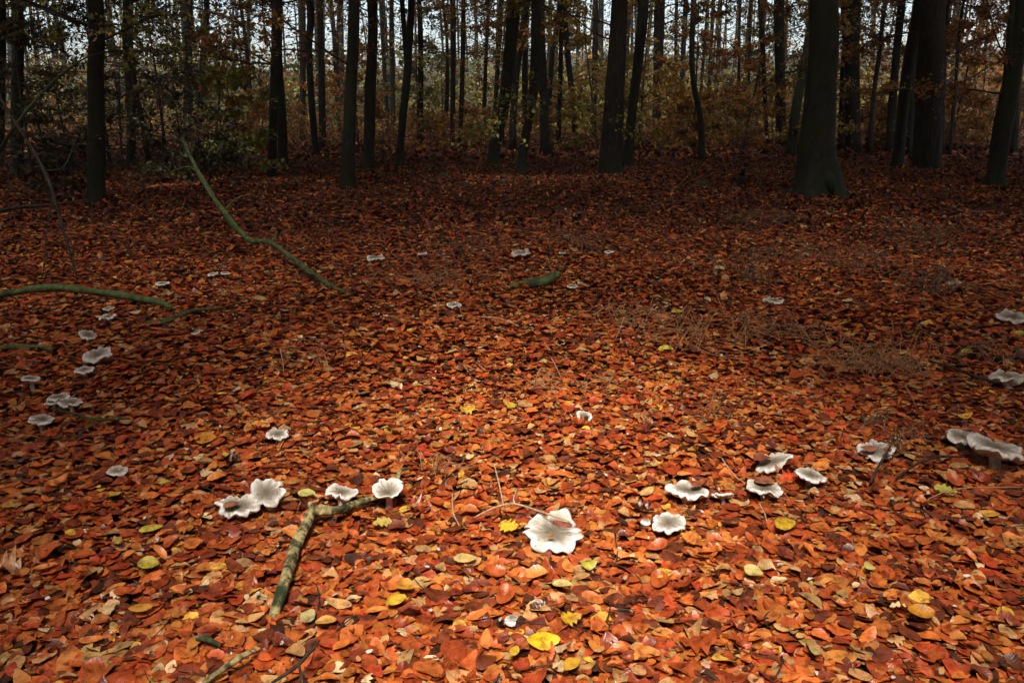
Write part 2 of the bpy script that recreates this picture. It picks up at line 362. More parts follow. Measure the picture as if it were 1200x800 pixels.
# mushrooms: (px, py of the cap middle, width px, tilt to the viewer deg, tilt sideways deg, stem m, kind, label)
MUSH = [
 (648, 622, 76, 7, 3, 0.035, 'wavy', 'largest pale mushroom, wide wavy cap with russet leaves lying on it'),
 (784, 612, 42, 6, 2, 0.030, 'wavy', 'scalloped white mushroom beside a tiny white button, right of the largest one'),
 (757, 610, 13, 5, 0, 0.020, 'button', 'tiny white button mushroom touching the scalloped cap'),
 (312, 577, 42, 38, -8, 0.055, 'wavy', 'tall round white mushroom facing the viewer, right of the long one with a leaf'),
 (279, 592, 58, 14, 14, 0.035, 'long', 'long wavy white mushroom with a brown leaf in its hollow, left one of the clump'),
 (400, 576, 42, 6, 16, 0.040, 'long', 'white mushroom with one rim raised, just left of the tip of the lichened branch'),
 (455, 576, 37, 14, 0, 0.045, 'funnel', 'frilled cup-shaped white mushroom at the tip of the lichened branch'),
 (325, 508, 28, 6, 0, 0.035, 'wavy', 'single white mushroom standing alone above the white clump'),
 (138, 551, 24, 4, 8, 0.030, 'flat', 'small lone white mushroom with a thin tilted cap at the left'),
 (48, 491, 30, 2, 4, 0.045, 'flat', 'flat white mushroom on a visible stem below the trio near the left edge'),
 (69, 465, 24, 4, 0, 0.050, 'wavy', 'back cap of the overlapping mushroom trio near the left edge'),
 (63, 470, 20, 4, -6, 0.040, 'flat', 'left cap of the overlapping mushroom trio near the left edge'),
 (82, 471, 26, 4, 6, 0.040, 'flat', 'right cap of the overlapping mushroom trio near the left edge'),
 (36, 443, 20, 0, 10, 0.055, 'flat', 'small mushroom with a thick white stem, closest to the left edge'),
 (114, 415, 34, 12, 0, 0.040, 'wavy', 'broad white mushroom below the end of the forked mossy branch'),
 (99, 433, 23, 4, 0, 0.035, 'flat', 'narrow white mushroom directly in front of the broad one on the left'),
 (103, 392, 20, 16, 24, 0.040, 'flat', 'steeply tilted grey mushroom under the forked mossy branch'),
 (127, 361, 14, 4, 0, 0.035, 'flat', 'upper of two tiny white mushrooms close behind the forked mossy branch'),
 (126, 371, 20, 4, 0, 0.030, 'wavy', 'lower of two tiny white mushrooms close by the forked mossy branch'),
 (190, 332, 19, 4, 0, 0.040, 'flat', 'small white mushroom behind the forked mossy branch'),
 (250, 321, 15, 4, -4, 0.040, 'wavy', 'left half of a pair of small white mushrooms left of the leaning green branch'),
 (264, 320, 13, 4, 4, 0.040, 'flat', 'right half of a pair of small white mushrooms left of the leaning green branch'),
 (231, 389, 14, 4, -14, 0.035, 'flat', 'small tilted white mushroom below the side twig of the forked mossy branch'),
 (440, 302, 26, 4, 0, 0.045, 'wavy', 'ragged white mushroom beyond the foot of the leaning green branch'),
 (495, 297, 14, 2, 0, 0.040, 'flat', 'tiny white mushroom right of the ragged one'),
 (611, 296, 28, 6, 0, 0.040, 'wavy', 'greyish mushroom behind the short mossy log'),
 (659, 296, 10, 4, 0, 0.035, 'flat', 'tiny grey mushroom between the greyish one and the far white one'),
 (714, 295, 14, 4, 0, 0.040, 'wavy', 'small far white mushroom right of and behind the short mossy log'),
 (671, 335, 17, 4, 0, 0.025, 'flat', 'small white mushroom just right of the short mossy log'),
 (532, 357, 17, 8, 0, 0.030, 'wavy', 'small white mushroom left of and in front of the short mossy log'),
 (907, 352, 23, 2, 0, 0.045, 'wavy', 'small white mushroom with a wavy edge among the dead fern'),
 (1117, 331, 19, 0, -6, 0.070, 'flat', 'small white mushroom with a long stem in the dark fern on the right'),
 (1186, 371, 36, 10, 0, 0.045, 'wavy', 'grey wavy mushroom at the right edge, farther than the long drooping one'),
 (1182, 441, 46, 8, 12, 0.040, 'long', 'long drooping tan mushroom at the right edge behind a dark stick'),
 (1128, 511, 42, 4, 8, 0.045, 'wavy', 'brownish mushroom overlapped by the broad mushroom at the right'),
 (1166, 523, 60, 2, 10, 0.070, 'wavy', 'broad brownish mushroom on a thick stem at the right'),
 (1027, 527, 42, 10, -6, 0.030, 'wavy', 'torn white mushroom half buried under brown leaves and twigs'),
 (906, 541, 48, 10, -16, 0.035, 'long', 'white mushroom with a raised pointed rim, farthest of the clump on the right'),
 (950, 556, 37, 2, 8, 0.040, 'flat', 'flat white mushroom on its own at the right of the clump'),
 (896, 571, 39, 2, 4, 0.035, 'wavy', 'low white mushroom with a leaf over its back rim in the middle of the clump'),
 (806, 574, 54, 6, 14, 0.035, 'long', 'long pale mushroom with a brown centre at the left of the clump'),
 (847, 579, 27, -28, 0, 0.030, 'flat', 'pinkish mushroom tipped over to show its gills'),
 (600, 725, 18, 10, 0, 0.018, 'button', 'small white button mushroom in the foreground left of the lobed yellow leaf'),
 (630, 706, 15, 20, 0, 0.016, 'button', 'tiny tan mushroom cap above the lobed yellow leaf'),
 (685, 487, 20, 16, 10, 0.015, 'flat', 'small white mushroom lying low in the middle of the leaf litter'),
]
MP = []
for m in MUSH:
    p = at(m[0], m[1], m[5] + 0.006); R = m[2] / 2 * depth(p) / F * (0.86 if m[1] < 345 else 1)
    MP.append((p, R))
MXY = np.array([(p.x, p.y, R) for p, R in MP])

# ------------------------------------------------------------------ leaf litter
def scatter(y0, y1, dens, marg):
    n0 = int(dens * ((0.6 * y0 + marg) + (0.6 * y1 + marg)) * (y1 - y0))
    yy = np.sqrt(rng.uniform(y0 ** 2, y1 ** 2, n0)) if y0 > 3 else rng.uniform(y0, y1, n0)
    xx = rng.uniform(-1, 1, n0) * (0.62 * yy + marg)
    return xx, yy
def litter_band(tpl, y0, y1, dens, marg, lmin, lmax, lift, tilt, curl):
    x, y = scatter(y0, y1, dens, marg); n = len(x)
    L = rng.uniform(lmin, lmax, n) * np.clip(np.exp(rng.normal(0, .22, n)), .5, 1.55)
    if tpl is T_LOBE: L = np.minimum(L, 0.08)
    z = gz(x, y) + 0.004 + lift * rng.random(n) ** 1.4; low = np.zeros(n, bool)
    for mx_, my_, R in MXY:
        near = (x - mx_) ** 2 + (y - my_ + R * .25) ** 2 < (R * 1.2) ** 2
        z = np.where(near, gz(x, y) + 0.003, z); low |= near
    c = litter_cols(n)
    aged_shaded = (rng.random(n) < np.interp(y, [4, 9, 20], [0.0, 0.45, 0.8]))[:, None]      # more aged brown leaves towards the trees, their dark tone partly replacing shade
    c = np.where(aged_shaded, np.array([0.115, 0.052, 0.030]) * rng.uniform(.6, 1.5, (n, 1)), c)
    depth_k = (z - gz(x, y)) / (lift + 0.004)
    under_k = np.where(depth_k < 0.3, 0.92, 1.0)[:, None]          # the lowest leaves are slightly darker
    c = c * (under_k * np.array([1, 1, 1])) 
    V_, T_, u_, c_ = leaves(tpl, np.stack([x, y, z], -1), L, rng.uniform(0, 2 * np.pi, n), rng.normal(0.02, tilt, n) * np.where(low, .3, 1), rng.normal(0, tilt, n) * np.where(low, .3, 1), c, curl)
    u_[:, 2] = np.clip((V_[:, 1] - 5) / 9, 0, 1)               # farther leaves rougher and less shiny, to damp the sky's reflection
    return V_, T_, u_, c_
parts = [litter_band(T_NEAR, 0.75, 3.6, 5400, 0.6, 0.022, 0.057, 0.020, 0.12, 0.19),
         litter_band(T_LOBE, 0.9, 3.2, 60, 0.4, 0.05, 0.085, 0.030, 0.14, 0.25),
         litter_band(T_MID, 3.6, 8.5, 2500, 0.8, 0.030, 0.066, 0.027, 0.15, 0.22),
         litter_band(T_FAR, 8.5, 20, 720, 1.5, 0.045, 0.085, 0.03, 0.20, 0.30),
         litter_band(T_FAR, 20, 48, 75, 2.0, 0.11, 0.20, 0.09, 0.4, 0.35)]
# little pale scraps, bits of broken mushroom among the leaves
n = 150; x, y = scatter(1.2, 5, 24, 0.0); n = len(x)
parts.append(leaves(T_MID, np.stack([x, y, gz(x, y) + 0.036], -1), rng.uniform(0.007, 0.019, n), rng.uniform(0, 6.28, n), rng.normal(0, .3, n), rng.normal(0, .3, n),
                    np.array([(0.62, 0.55, 0.48)]) * rng.uniform(0.6, 1.15, (n, 1)), 0.3))
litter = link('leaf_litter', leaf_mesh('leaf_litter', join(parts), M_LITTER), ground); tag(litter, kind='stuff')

# bits of twig and husk among the leaves
tw = Tubes()
for k in range(420):
    y = 1.2 + 6.5 * rng.random() ** 1.2; x = rng.uniform(-1, 1) * (.62 * y + .2); a = rng.uniform(0, 6.283); ln = rng.uniform(.03, .16); z = float(gz(x, y)) + .022
    d_ = np.array([math.cos(a), math.sin(a), 0]) * ln; bend = np.array([-math.sin(a), math.cos(a), 0]) * ln * rng.normal(0, .12)
    r0 = rng.uniform(.0010, .0024)
    tw.add(spline([(x, y, z), np.array([x, y, z + rng.uniform(.002, .012)]) + d_ * .5 + bend, np.array([x, y, z + rng.uniform(-.01, .015)]) + d_], 5), np.linspace(r0, r0 * .5, 5), 4, cap=False)
tag(link('twig_debris', tw.mesh('twig_debris', M_TWIG), ground), kind='stuff')

# the 300 large leaves that lie on top nearest to the eye, each an object
variants = []
for k in range(60):
    tpl = T_LOBE if k % 9 == 0 else T_BIG
    L = rng.uniform(0.046, 0.068) * (0.85 if k % 9 == 0 else 1)
    a = leaves(tpl, np.zeros((1, 3)), np.array([L]), np.zeros(1), rng.normal(0, .12, 1), rng.normal(0, .14, 1), np.maximum(litter_cols(1) * 1.08, [0.15, 0.035, 0.012]), 0.17, 0.62, 0.035)
    variants.append(leaf_mesh('leaf', a, M_LITTER))
cnt = 0
while cnt < 300:
    yy = 1.3 + 1.75 * rng.random() ** 1.1; xx = rng.uniform(-1, 1) * 0.64 * yy
    if np.any((MXY[:, 0] - xx) ** 2 + (MXY[:, 1] - yy) ** 2 < (MXY[:, 2] * 1.15 + 0.04) ** 2): continue
    o = link('leaf', variants[cnt % 60], ground, (xx, yy, float(gz(xx, yy)) + 0.025 + 0.006 * rng.random()))
    o.rotation_euler = (rng.normal(0, .12), rng.normal(0, .12), rng.uniform(0, 6.283)); cnt += 1

# single leaves that stand out: (px, py, width px, yaw deg, colour, lobed, label)
YEL = [
 (636, 749, 40, 8, (0.78, 0.50, 0.015), 0, 'largest bright yellow oval leaf, lying in the foreground'),
 (668, 723, 27, 30, (0.72, 0.42, 0.02), 1, 'lobed golden leaf right above the largest yellow oval leaf'),
 (603, 762, 18, 60, (0.68, 0.46, 0.03), 0, 'small yellow leaf left of the largest yellow oval leaf'),
 (779, 670, 31, 15, (0.75, 0.50, 0.05), 0, 'clear yellow leaf in front of the scalloped mushroom'),
 (595, 617, 25, -40, (0.74, 0.52, 0.03), 1, 'yellow leaf standing just left of the largest mushroom'),
 (920, 613, 32, 35, (0.68, 0.42, 0.02), 0, 'narrow golden leaf in front of the right mushroom clump'),
 (690, 660, 20, 15, (0.55, 0.50, 0.05), 0, 'greenish yellow leaf in front of the largest mushroom'),
 (464, 701, 27, 35, (0.75, 0.50, 0.03), 0, 'yellow leaf below an orange one, right of the lichened branch'),
 (475, 685, 23, -5, (0.72, 0.33, 0.02), 0, 'orange yellow leaf directly above a yellow one, right of the lichened branch'),
 (177, 617, 27, 25, (0.66, 0.52, 0.04), 0, 'curved yellow leaf, topmost of three on the left foreground'),
 (138, 633, 19, -50, (0.62, 0.45, 0.08), 0, 'small folded yellow leaf left of the curved yellow one'),
 (174, 660, 25, 0, (0.60, 0.47, 0.04), 0, 'slim yellow leaf, lowest of three on the left foreground'),
 (1108, 573, 25, -40, (0.50, 0.50, 0.06), 1, 'notched yellow green leaf caught on a thin twig at the right'),
 (1019, 663, 19, 60, (0.70, 0.60, 0.18), 0, 'pale yellow leaf standing alone on the right foreground'),
 (953, 761, 17, 90, (0.52, 0.44, 0.15), 0, 'round pale leaf near the bottom edge right of the middle'),
 (883, 669, 24, -40, (0.66, 0.52, 0.16), 0, 'pale yellow leaf below the narrow golden leaf'),
 (780, 408, 19, 0, (0.66, 0.56, 0.05), 0, 'lone yellow leaf far off among dead fern in the middle distance'),
 (599, 474, 17, 60, (0.75, 0.50, 0.04), 1, 'yellow leaf beside a curl of pale dry fern'),
 (548, 479, 19, 15, (0.68, 0.40, 0.03), 1, 'golden leaf left of the curl of pale dry fern'),
 (165, 711, 28, 10, (0.62, 0.28, 0.02), 0, 'orange leaf left of the foot of the lichened branch'),
 (359, 577, 21, 0, (0.58, 0.56, 0.16), 0, 'slim pale green leaf between two white mushrooms'),
 (193, 564, 13, 40, (0.52, 0.46, 0.06), 0, 'tiny yellow green leaf right of the small lone mushroom'),
 (448, 610, 24, 25, (0.68, 0.50, 0.12), 1, 'straw yellow leaf in front of the frilled mushroom'),
 (240, 512, 26, 5, (0.66, 0.26, 0.02), 0, 'orange leaf left of the single white mushroom'),
 (382, 727, 25, 20, (0.72, 0.36, 0.05), 0, 'light orange leaf right of the foot of the lichened branch'),
 (361, 721, 22, 60, (0.60, 0.50, 0.22), 0, 'pale tan leaf against the foot of the lichened branch'),
 (1079, 718, 32, -10, (0.66, 0.27, 0.015), 0, 'glowing orange leaf on the dim right foreground'),
 (670, 777, 27, 45, (0.70, 0.38, 0.025), 0, 'golden leaf at the bottom edge below the largest yellow oval leaf'),
 (545, 653, 28, 10, (0.66, 0.46, 0.14), 0, 'straw coloured leaf in the middle of the foreground'),
 (793, 364, 14, 0, (0.60, 0.52, 0.05), 0, 'small yellow leaf just above the big dead fern heap'),
 (659, 683, 24, -10, (0.70, 0.52, 0.16), 0, 'cream yellow leaf close in front of the largest mushroom'),
 (1133, 412, 15, 10, (0.56, 0.50, 0.05), 0, 'yellow leaf at the far right in front of the dark fern'),
 (1200 - 5, 390, 12, 0, (0.56, 0.46, 0.06), 0, 'yellow leaf at the right edge below the grey wavy mushroom'),
 (305, 350, 16, 0, (0.62, 0.46, 0.16), 0, 'pale leaf on the dark ground left of the leaning green branch'),
]
for (px, py, w, yaw, col, lob, lab) in YEL:
    p = at(px, py, 0.041); L = max(w * depth(p) / F, 0.028)
    a = leaves(T_LOBE if lob else T_BIG, np.zeros((1, 3)), np.array([L]), np.array([math.radians(yaw)]), rng.normal(0.0, .05, 1), np.array([0.30 + rng.normal(0, .06)]),
               np.array([col]) * (.9 if w == 40 else .72), 0.14, 0.62 if not lob else 0.66, 0.03, 0.0)
    tag(link('fallen_leaf', leaf_mesh('fallen_leaf', a, M_YELLOW), None, p), lab, 'leaf', 'bright leaves on the forest floor')

# ------------------------------------------------------------------ mushrooms
def mushroom(i, spec, p, R):
    px, py, w, tv, ts, stem, kind, label = spec
    r = np.random.default_rng(100 + i)
    base = Vector((p.x, p.y, float(gz(p.x, p.y))))
    root = empty('mushroom', base, label, 'mushroom', 'pale mushrooms growing in the leaf litter')
    nr, nt_ = 12, 90
    rr = np.linspace(0, 1, nr)[:, None]; th = np.linspace(0, 2 * np.pi, nt_, endpoint=False)[None, :]
    ph = r.uniform(0, 6.28, 8)
    amp = {'wavy': 1.0, 'long': 0.9, 'flat': 0.55, 'funnel': 0.8, 'button': 0.1}[kind]
    dep = {'wavy': 0.12, 'long': 0.12, 'flat': 0.10, 'funnel': 0.42, 'button': -0.5}[kind]
    edge = 1 + amp * (0.08 * np.sin(2 * th + ph[0]) + 0.045 * np.sin(3 * th + ph[1]) + 0.03 * np.sin(5 * th + ph[2])
                      + 0.15 * np.abs(np.sin(3.5 * th + 0.5 * np.sin(2 * th + ph[3]) + ph[4])) ** 0.6 + 0.03 * np.abs(np.sin(8 * th + ph[6] + 0.7 * np.sin(3 * th + ph[1]))) ** 0.7 - 0.14)
    if kind == 'long': edge = edge / np.sqrt((np.cos(th)) ** 2 + (np.sin(th) / 0.62) ** 2)
    for q_ in range(5 if kind != 'button' else 0):     # bites and tears in the rim
        a_ = r.uniform(0, 6.283); dd = np.abs((th - a_ + np.pi) % (2 * np.pi) - np.pi); edge = edge * (1 - r.uniform(.05, .36) * np.exp(-(dd / r.uniform(.05, .16)) ** 2))
    if kind == 'wavy' and i in (0, 36):       # a split in the rim
        edge = edge * (1 - 0.30 * np.exp(-((th - 0.45) / 0.09) ** 2))
    rad = R * rr * edge
    zt = R * (dep * rr ** 1.8 - 0.13 * np.clip((rr - 0.8) / 0.2, 0, 1) ** 2 * (1 if kind != 'funnel' else 0.5)
              + amp * rr ** 3 * (0.09 * np.sin(3 * th + ph[5]) + 0.06 * np.sin(5 * th + ph[2] + 1.4) + 0.05 * np.sin(7 * th + 2 * ph[4]) + 0.04 * np.sin(13 * th + ph[7])) + amp * rr ** 6 * 0.022 * np.sin(17 * th + ph[0]))
    if kind == 'long': zt = zt + R * 0.30 * (rr * np.cos(th)) ** 2 * np.sign(np.cos(th)) * 0.6
    if kind == 'button': zt = zt + R * 0.35
    top = np.stack([rad * np.cos(th), rad * np.sin(th), zt], -1)
    thick = R * 0.05 + 0.0012
    lip = top[-1].copy(); lip[:, :2] *= 0.985; lip[:, 2] -= thick
    inn = top[-1].copy(); inn[:, :2] *= 0.90; inn[:, 2] -= thick * 0.8
    V = np.concatenate([top.reshape(-1, 3), lip, inn]); T = []
    for a in range(nr + 1):
        j = np.arange(nt_); jn = (j + 1) % nt_
        o1, o2 = a * nt_, (a + 1) * nt_
        T.append(np.stack([o1 + j, o2 + j, o2 + jn, o1 + jn], -1))
    uv = np.zeros((len(V), 3)); uv[:nr * nt_, 0] = np.repeat(np.linspace(0, 1, nr), nt_); uv[nr * nt_:, 0] = 1
    tone = {34: 0.2, 35: 0.2, 33: 0.25, 32: 0.2, 16: 0.2, 25: 0.25}.get(i, r.uniform(-0.02, 0.12))
    uv[:, 0] = uv[:, 0] * (1 - 0.6 * tone) - 0.08 * tone + (0.12 if kind == 'button' else 0)
    rot = (Matrix.Rotation(math.radians(tv), 4, 'X') @ Matrix.Rotation(math.radians(ts), 4, 'Y')).to_euler()
    ctr = Vector((0, 0, p.z - base.z))
    T = np.concatenate(T)
    cap = link('cap', mesh_np('cap', V, T, {'leaf_uv': ('FLOAT_VECTOR', uv)}, M_CAP), root, ctr); cap.rotation_euler = rot
    # gills: folded skirt from under the rim down to the stem
    ng = 150 if w > 30 else 80
    tg = np.linspace(0, 2 * np.pi, ng, endpoint=False)[None, :]; q = np.linspace(0, 1, 6)[:, None]
    ei = np.interp(tg[0], np.r_[th[0], 2 * np.pi], np.r_[lip[:, 2], lip[0, 2]])[None, :]
    er = np.interp(tg[0], np.r_[th[0], 2 * np.pi], np.r_[np.hypot(inn[:, 0], inn[:, 1]), np.hypot(inn[0, 0], inn[0, 1])])[None, :]
    sr = max(R * 0.17, 0.005)
    fold = np.where(np.arange(ng)[None, :] % 2 == 0, 0.0, R * 0.05 + 0.001)
    rg = er * 1.05 * (1 - q) + sr * q; zg = ei * (1 - q) + (-R * 0.32 + min(0, dep) * 0) * q ** 0.8 - fold * np.sin(q * np.pi) + 0.0005
    Vg = np.stack([rg * np.cos(tg), rg * np.sin(tg), zg], -1).reshape(-1, 3); Tg = []
    for a in range(5):
        j = np.arange(ng); jn = (j + 1) % ng
        Tg.append(np.stack([a * ng + j, a * ng + jn, (a + 1) * ng + jn, (a + 1) * ng + j], -1))
    g = link('gills', mesh_np('gills', Vg, np.concatenate(Tg), None, M_GILL, smooth=False), root, ctr); g.rotation_euler = rot
    # stem from the litter up into the gills
    topc = ctr + Matrix.Rotation(math.radians(tv), 3, 'X') @ (Matrix.Rotation(math.radians(ts), 3, 'Y') @ Vector((0, 0, -R * 0.12)))
    foot = Vector((r.normal(0, R * 0.08), r.normal(0, R * 0.08) + (0.2 * R if tv > 20 else 0), -0.02))
    t = Tubes(); pts = spline([foot, (foot + topc) / 2 + Vector((r.normal(0, .002), 0, 0)), topc], 8)
    t.add(pts, np.linspace(sr * 1.5, sr * 1.05, 8), 14, bump=0.08, seed=i)
    link('stem', t.mesh('stem', M_STEM), root)
for i, (spec, (p, R)) in enumerate(zip(MUSH, MP)): mushroom(i, spec, p, R)

def loose_leaf(px, py, w, z, yaw, col, label, pit=0.0, rol=0.08):
    p = at(px, py, z); L = w * depth(p) / F
    a = leaves(T_BIG, np.zeros((1, 3)), np.array([L]), np.array([math.radians(yaw)]), np.array([pit]), np.array([rol]), np.array([col]), 0.10, 0.6, 0.03, 0.0)
    tag(link('fallen_leaf', leaf_mesh('fallen_leaf', a, M_YELLOW), None, p), label, 'leaf', 'leaves lying on mushrooms')
loose_leaf(657, 611, 28, 0.052, -30, (0.22, 0.06, 0.03), 'dark russet leaf lying in the split of the largest mushroom')
loose_leaf(645, 628, 9, 0.052, 20, (0.42, 0.12, 0.03), 'tiny orange leaf scrap in the middle of the largest mushroom')
loose_leaf(270, 591, 20, 0.058, 50, (0.30, 0.12, 0.06), 'brown leaf lying in the hollow of the long wavy mushroom')
loose_leaf(896, 562, 26, 0.058, 5, (0.26, 0.10, 0.05), 'brown leaf over the back rim of the low white mushroom')
loose_leaf(910, 548, 16, 0.060, 80, (0.42, 0.16, 0.08), 'russet leaf leaning on the mushroom with the raised rim', 0.3, 0.6)
loose_leaf(893, 536, 24, 0.058, 20, (0.22, 0.06, 0.03), 'dark leaf over the back of the mushroom with the raised rim')
loose_leaf(1018, 523, 20, 0.058, 10, (0.33, 0.12, 0.06), 'brown leaf covering the left of the torn white mushroom')
loose_leaf(1040, 527, 20, 0.062, 60, (0.30, 0.11, 0.05), 'brown leaf covering the right of the torn white mushroom')
loose_leaf(1140, 500, 20, 0.075, 0, (0.26, 0.07, 0.03), 'russet leaf lying behind the brownish mushrooms at the right')
loose_leaf(818, 566, 22, 0.06, 30, (0.25, 0.07, 0.03), 'dark leaf lying behind the long pale mushroom')

# ------------------------------------------------------------------ branches and sticks on the ground
def stick(name, pts, radii, material, label, cat='branch', sides=10, n=26, bump=0.10, sub=(), group=None, flare=0):
    """pts are world points; sub = further tubes (part name, pts, radii)"""
    o0 = Vector(tuple(pts[0]))
    t = Tubes(); c = spline(pts, n); t.add(c, np.interp(np.linspace(0, 1, n), np.linspace(0, 1, len(radii)), radii), sides, bump=bump, seed=hash(label) % 17 if False else len(label))
    root = tag(link(name, t.mesh(name, material, o0), None, o0), label, cat, group)
    for nm, sp_, sr_ in sub:
        t = Tubes(); t.add(spline(sp_, 12), np.linspace(sr_[0], sr_[1], 12), 7, bump=0.1, seed=3)
        link(nm, t.mesh(nm, material, o0), root)
    return root
def g3(px, py, z): return at(px, py, z)

# lichened branch, foreground
stick('lichened_branch', [g3(320, 727, .012), g3(331, 690, .042), g3(345, 645, .046), g3(357, 617, .052), g3(368, 599, .06), g3(392, 598, .055), g3(420, 589, .045), g3(445, 581, .03)],
      [.0110, .0150, .0142, .0138, .017, .0105, .009, .006], M_LICHEN, 'crooked yellow grey lichened branch bent like an elbow in the left foreground', n=60, sides=16, bump=0.22,
      sub=[('side_twig', [g3(380, 599, .04), g3(405, 600, .03), g3(432, 590, .03)], (.005, .003)), ('stub', [g3(366, 602, .055), g3(364, 594, .07), g3(363, 589, .075)], (.0085, .006))])
stick('curled_stick', [g3(466, 566, .02), g3(467, 556, .04), g3(471, 550, .05), g3(480, 549, .04)], [.007, .007, .006, .004], M_LICHEN, 'short curled grey stick standing behind the frilled mushroom', n=12, sides=8)
# big leaning green branch
p0, p1, p2, p3, p4, p5 = g3(410, 346, .02), g3(372, 325, .06), g3(318, 285, .14), g3(292, 281, .16), atY(262, 248, 6.9), atY(233, 203, 7.3)
stick('fallen_branch', [p0, p1, p2, p3, p4, p5, atY(214, 163, 7.6)], [.012, .017, .020, .021, .022, .018, .012], M_MOSS, 'long mossy green branch leaning up out of the leaves on the left', n=60, sides=12, bump=0.2,
      sub=[('stub', [p2, p2 + Vector((.03, .02, .05)), p2 + Vector((.05, .02, .09))], (.012, .007)), ('side_twig', [p4, p4 + Vector((.10, .05, .10)), p4 + Vector((.25, .05, .14))], (.008, .003)),
           ('side_twig', [p5, p5 + Vector((-.12, .05, .05)), p5 + Vector((-.3, .0, -.02))], (.008, .003)), ('stub', [p1, p1 + Vector((-.04, -.02, .03)), p1 + Vector((-.07, -.02, .04))], (.010, .006))])
# forked mossy branch from the left edge
stick('fallen_branch', [atY(-60, 352, 5.0), g3(0, 345, .06), g3(60, 337, .09), g3(120, 343, .08), g3(185, 354, .04), g3(209, 366, .01)], [.022, .022, .023, .021, .019, .015], M_MOSS,
      'thick mossy branch lying in from the left edge and forking at its end', n=36, sides=10, bump=0.12,
      sub=[('fork', [g3(170, 381, .005), g3(200, 375, .03), g3(226, 364, .045), g3(262, 361, .04)], (.020, .006))])
stick('fallen_branch', [atY(-40, 414, 4.1), g3(0, 408, .03), g3(40, 407, .03), g3(74, 411, .01)], [.014, .014, .013, .009], M_MOSS, 'short mossy branch end poking in from the left edge, nearer than the forked one', n=16, bump=0.12)
stick('dark_twig', [g3(60, 478, .03), g3(84, 484, .04), g3(112, 491, .045), g3(152, 490, .045)], [.003, .004, .005, .004], M_MOSS, 'thin dark forked twig near the mushrooms on the left', n=16, sides=6,
      sub=[('side_twig', [g3(112, 491, .04), g3(98, 505, .04), g3(84, 515, .03)], (.004, .002))])
stick('mossy_log', [g3(597, 335, .02), g3(615, 333, .035), g3(635, 330, .055), g3(655, 321, .085)], [.008, .028, .038, .024], M_MOSS, 'short bright green mossy log end in the middle distance', 'log', n=18, sides=12, bump=0.14)
stick('dark_stick', [g3(1090, 423, .03), g3(1120, 432, .045), g3(1150, 443, .05), g3(1175, 449, .04)], [.004, .007, .008, .006], M_TWIG, 'dark straight stick in front of the long drooping mushroom at the right', n=14, sides=7)
stick('dark_stick', [g3(1050, 560, .035), g3(1075, 543, .05), g3(1100, 535, .055), g3(1130, 535, .05)], [.003, .004, .005, .003], M_TWIG, 'thin dark twig curving left of the broad mushroom at the right', n=14, sides=6,
      sub=[('side_twig', [g3(1090, 538, .05), g3(1060, 530, .05), g3(1035, 536, .05)], (.003, .0015))])
stick('dark_stick', [g3(1020, 565, .04), g3(1030, 545, .06), g3(1042, 525, .075), g3(1050, 505, .09)], [.004, .004, .003, .002], M_TWIG, 'dark twig standing in front of the torn mushroom', n=14, sides=6)
stick('dark_stick', [g3(318, 800, .045), g3(345, 782, .055), g3(365, 762, .06), g3(374, 750, .065)], [.003, .004, .0035, .002], M_TWIG, 'thin dark forked twig at the bottom edge below the lichened branch', n=14, sides=6,
      sub=[('side_twig', [g3(350, 777, .055), g3(352, 788, .055), g3(351, 803, .05)], (.003, .002))])
stick('bark_stick', [g3(238, 800, .03), g3(268, 779, .045), g3(285, 768, .05), g3(300, 762, .045)], [.006, .007, .006, .003], M_LICHEN, 'grey brown stick half buried at the bottom edge on the left', n=14, sides=8, bump=.15)
stick('bark_stick', [g3(228, 748, .02), g3(242, 748, .04), g3(258, 756, .03)], [.006, .007, .004], M_LICHEN, 'short mossy stick end showing between leaves above the buried stick', n=10, sides=8, bump=.15)
stick('pale_twig', [g3(556, 606, .04), g3(578, 595, .055), g3(602, 590, .065), g3(630, 598, .075), g3(668, 611, .085)], [.0022, .0028, .003, .0028, .002], M_STRAW, 'pale arching twig that ends on the largest mushroom', 'twig', n=20, sides=6,
      sub=[('side_twig', [g3(603, 590, .065), g3(602, 583, .08), g3(606, 573, .10)], (.0025, .0015))])
stick('pale_twig', [g3(591, 597, .05), g3(586, 572, .08), g3(579, 543, .11)], [.0018, .0022, .0018], M_STRAW, 'pale straight twig crossing the arching twig', 'twig', n=10, sides=5)
stick('pale_twig', [g3(530, 578, .09), g3(531, 600, .06), g3(540, 619, .03)], [.0015, .002, .0015], M_STRAW, 'short pale bent stalk left of the arching twig', 'twig', n=10, sides=5)
stick('pale_twig', [g3(560, 371, .04), g3(585, 373, .05), g3(608, 382, .04)], [.003, .004, .003], M_STRAW, 'pale twig lying in front of the short mossy log', 'twig', n=10, sides=5)
stick('pale_twig', [g3(1085, 586, .05), g3(1110, 575, .06), g3(1140, 571, .06), g3(1200, 571, .05)], [.0012, .0016, .0016, .0012], M_STRAW, 'hair thin pale twig running under the notched yellow green leaf', 'twig', n=14, sides=5)
stick('pale_twig', [g3(846, 537, .10), g3(856, 551, .075), g3(867, 563, .05)], [.0015, .002, .002], M_STRAW, 'pale straw leaning among the right mushroom clump', 'twig', n=8, sides=5)
stick('pale_twig', [g3(890, 590, .07), g3(896, 601, .05), g3(899, 613, .03)], [.0012, .0016, .0012], M_STRAW, 'short pale stalk left of the narrow golden leaf', 'twig', n=8, sides=5)
